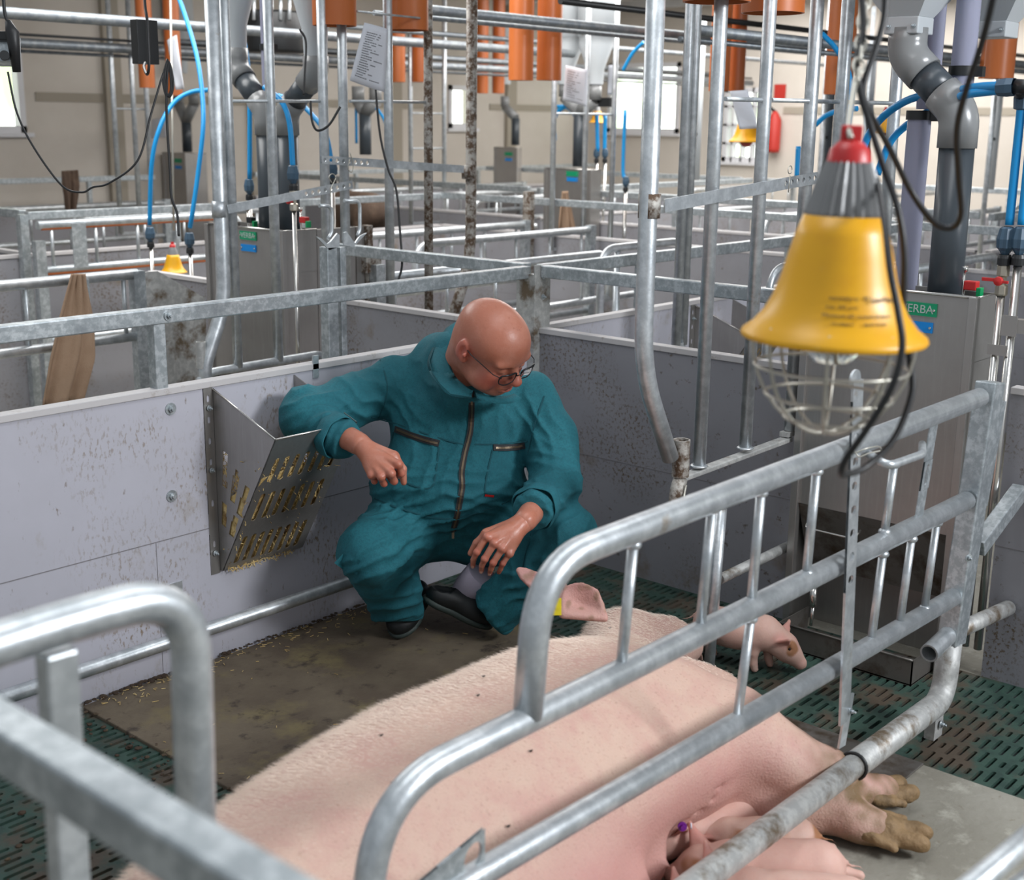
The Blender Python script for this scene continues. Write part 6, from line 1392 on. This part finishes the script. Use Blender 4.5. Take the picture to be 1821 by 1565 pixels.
# ================================================================== piglets
def piglet(label, pos, heading, sc=1.0, pose='stand', patches=(), lean=0.0, headdn=.3, turn=0.0, roll=0.0, tagc=None, zoff=0.0, rosy=.25):
    """own frame: x forward, y left, z up; body about .26 long"""
    t = thing('piglet', label, 'piglet', pos); ca, sa = math.cos(heading), math.sin(heading); Rr = Matrix.Rotation(heading, 3, 'Z') @ Matrix.Rotation(roll, 3, 'X'); Rn = np.array(Rr)
    W = lambda q: np.array(pos)+Rn@(np.array(q, float)*sc)
    F = Field((-.22,-.13,-.03), (.30,.13,.24), .0048); hz = .125 if pose == 'stand' else .062
    F.cone((-.085,0,hz), (.075,0,hz-.004), .056, .052, .03); F.ell((-.01,0,hz-.012), (.10,.055,.055), None, .03); F.ell((-.105,0,hz-.004), (.042,.048,.048), None, .02)
    ct, st = math.cos(turn), math.sin(turn); nk = np.array((.085,0,hz+.005)); hd = nk+np.array((.060*ct,.060*st,-.060*headdn)); sn = hd+np.array((.048*ct,.048*st,-.048*headdn-.012))
    F.cone(nk, hd, .048, .043, .02); F.cone(hd, sn, .040, .023, .014); F.cone(sn, sn+_n(sn-hd)*.008, .0205, .0195, .004); F.ell(hd+np.array((.018*ct,.018*st,-.022)), (.036,.034,.028), None, .014)
    sd = np.array((-st, ct, 0)); fw = np.array((ct, st, 0))
    for s in (-1, 1):   # ears
        a = hd+sd*s*.030+np.array((0,0,.026))-fw*.012; tp = a+sd*s*.052+np.array((0,0,.028))+fw*.024
        for k in range(5): F.cone(a+fw*(k-2)*.0125-np.array((0,0,.004*abs(k-2))), tp, .0058, .0034, .005)
    if pose == 'stand':
        for s in (-1, 1):
            F.chain([(.070+s*.012,s*.028,hz-.02), (.072+s*.014,s*.030,.065), (.076+s*.016,s*.030,.030), (.082+s*.016,s*.030,.010)], [.026,.016,.0115,.012], .012)
            F.chain([(-.100,s*.030,hz-.01), (-.085+s*.014,s*.032,.080), (-.112+s*.014,s*.031,.045), (-.100+s*.014,s*.031,.010)], [.034,.022,.0115,.012], .012)
    else:
        for s in (-1, 1):
            F.chain([(.055,s*.028,.045), (.085,s*.060,.025), (.115,s*.066,.014)], [.022,.013,.011], .01)
            F.chain([(-.095,s*.025,.052), (-.125,s*.050,.030), (-.165,s*.052,.018), (-.195,s*.046,.014)], [.034,.020,.012,.0115], .012)
    for k in range(5): a0_ = -.14-.010*k; F.cone((a0_,.006*math.sin(k*1.4),hz+.02-.006*k+.004*math.cos(k*1.4)), (a0_-.010,.006*math.sin(k*1.4+1.4),hz+.02-.006*(k+1)+.004*math.cos(k*1.4+1.4)), .0048-.0006*k, .0044-.0006*k, .003)
    for s in (-1, 1): F.ell(hd+sd*s*.0375+fw*.016+np.array((0,0,.006)), (.006,.006,.006), None, .004, 's' if pose == 'stand' else 'u'); F.ell(sn+_n(sn-hd)*.026+sd*s*.006, (.004,.0035,.004), None, .002, 's')
    V, Q = F.mesh(); V = relax(V, Q, 2); lv = V.copy(); V = np.array(pos)+(V*sc)@Rn.T; V[:,2] = np.maximum(V[:,2]+zoff, .003)
    pa = np.zeros(len(V)); 
    for (c, r) in patches:
        c = np.array(c); c = hd+fw*c[0]+sd*c[1]+np.array((0,0,c[2])) if r > 0 else c; d = np.linalg.norm(lv-c, axis=1)/abs(r)
        n2 = np.array([mnoise.noise(Vector((v*38).tolist())) for v in lv])*.35; pa = np.maximum(pa, np.clip((1.05-d+n2)*3, 0, .85))
    ro = np.full(len(V), rosy); ro = np.maximum(ro, np.clip(1.2-np.linalg.norm(lv-sn, axis=1)/.03, 0, .9))
    for s in (-1, 1): ro = np.maximum(ro, np.clip(1.2-np.linalg.norm(lv-(hd+sd*s*.06+np.array((0,0,.04))), axis=1)/.045, 0, .8))
    np_mesh('body', [(V,Q)], 'piglet', t, {'patch': pa, 'rosy': ro})
    if pose == 'stand':
      for s in (-1, 1): b = MB(); b.ball(W(hd+sd*s*.0355+fw*.016+np.array((0,0,.006)))+np.array([0,0,zoff]), .0042*sc, 8, 6); b.build('eye', 'fly', t)
    return t, W, hd, sd, fw
p0 = PZ(1340,1172,0); hp = PZ(1392,1190,0)-PZ(1282,1165,0)
piglet('pink piglet standing at the feed trough, snout down, rust-brown patch at its eye', (3.425,2.02,0), math.atan2(-.21,.035)+.10, 1.02, 'stand', (((.022,.028,.006),.024),((.022,-.028,.006),.024)), headdn=.75, turn=.25, rosy=.2)
piglet('piglet nursing farthest up the belly, ears brown-tinged, pressed to the sow', (2.425,1.465,.015), math.atan2(.05,-.2), .92, 'lie', (((-.01,-.05,.03),.03),), headdn=.0, roll=.2, rosy=.35)
piglet('white piglet with rust-brown patches squeezed between its nursing siblings', (2.465,1.365,.0), math.atan2(.16,-.14), .95, 'lie', (((-.05,0,.07),-.05),((.06,.03,.07),-.04),((-.135,0,.06),-.055)), headdn=.1, rosy=.0)
_t, W_, hd_, sd_, fw_ = piglet('piglet nursing in the middle with brown around its closed eye', (2.365,1.275,.0), math.atan2(.29,-.264), 1.12, 'lie', (((.015,.02,.012),.026),((.015,-.02,.012),.022)), headdn=.1, rosy=.25)
piglet('large pink piglet lying nearest the camera at the lower edge', (2.265,1.165,.0), math.atan2(.36,-.225), 1.22, 'lie', (), headdn=.1, rosy=.2)
piglet('piglet at the bottom edge pushing its snout to the udder', (2.13,1.20,.0), math.atan2(.3,-.15), 1.05, 'lie', (), headdn=.0, rosy=.4)
q = PZ(1213,1469,.165); t_ = thing('ear_tag', 'purple ear tag of a nursing piglet, against the belly', 'tag', q)
b = MB(); b.tube([q, q-cz_*.006], .0105, 16); b.tube([q-cz_*.006, q-cz_*.014], .0045, 12); b.build('button', 'tag_purple', t_)
b = MB(); b.torus(q+cx_*.02, cx_, .006, .0015, 16, 6); b.build('ring', 'paper', t_)
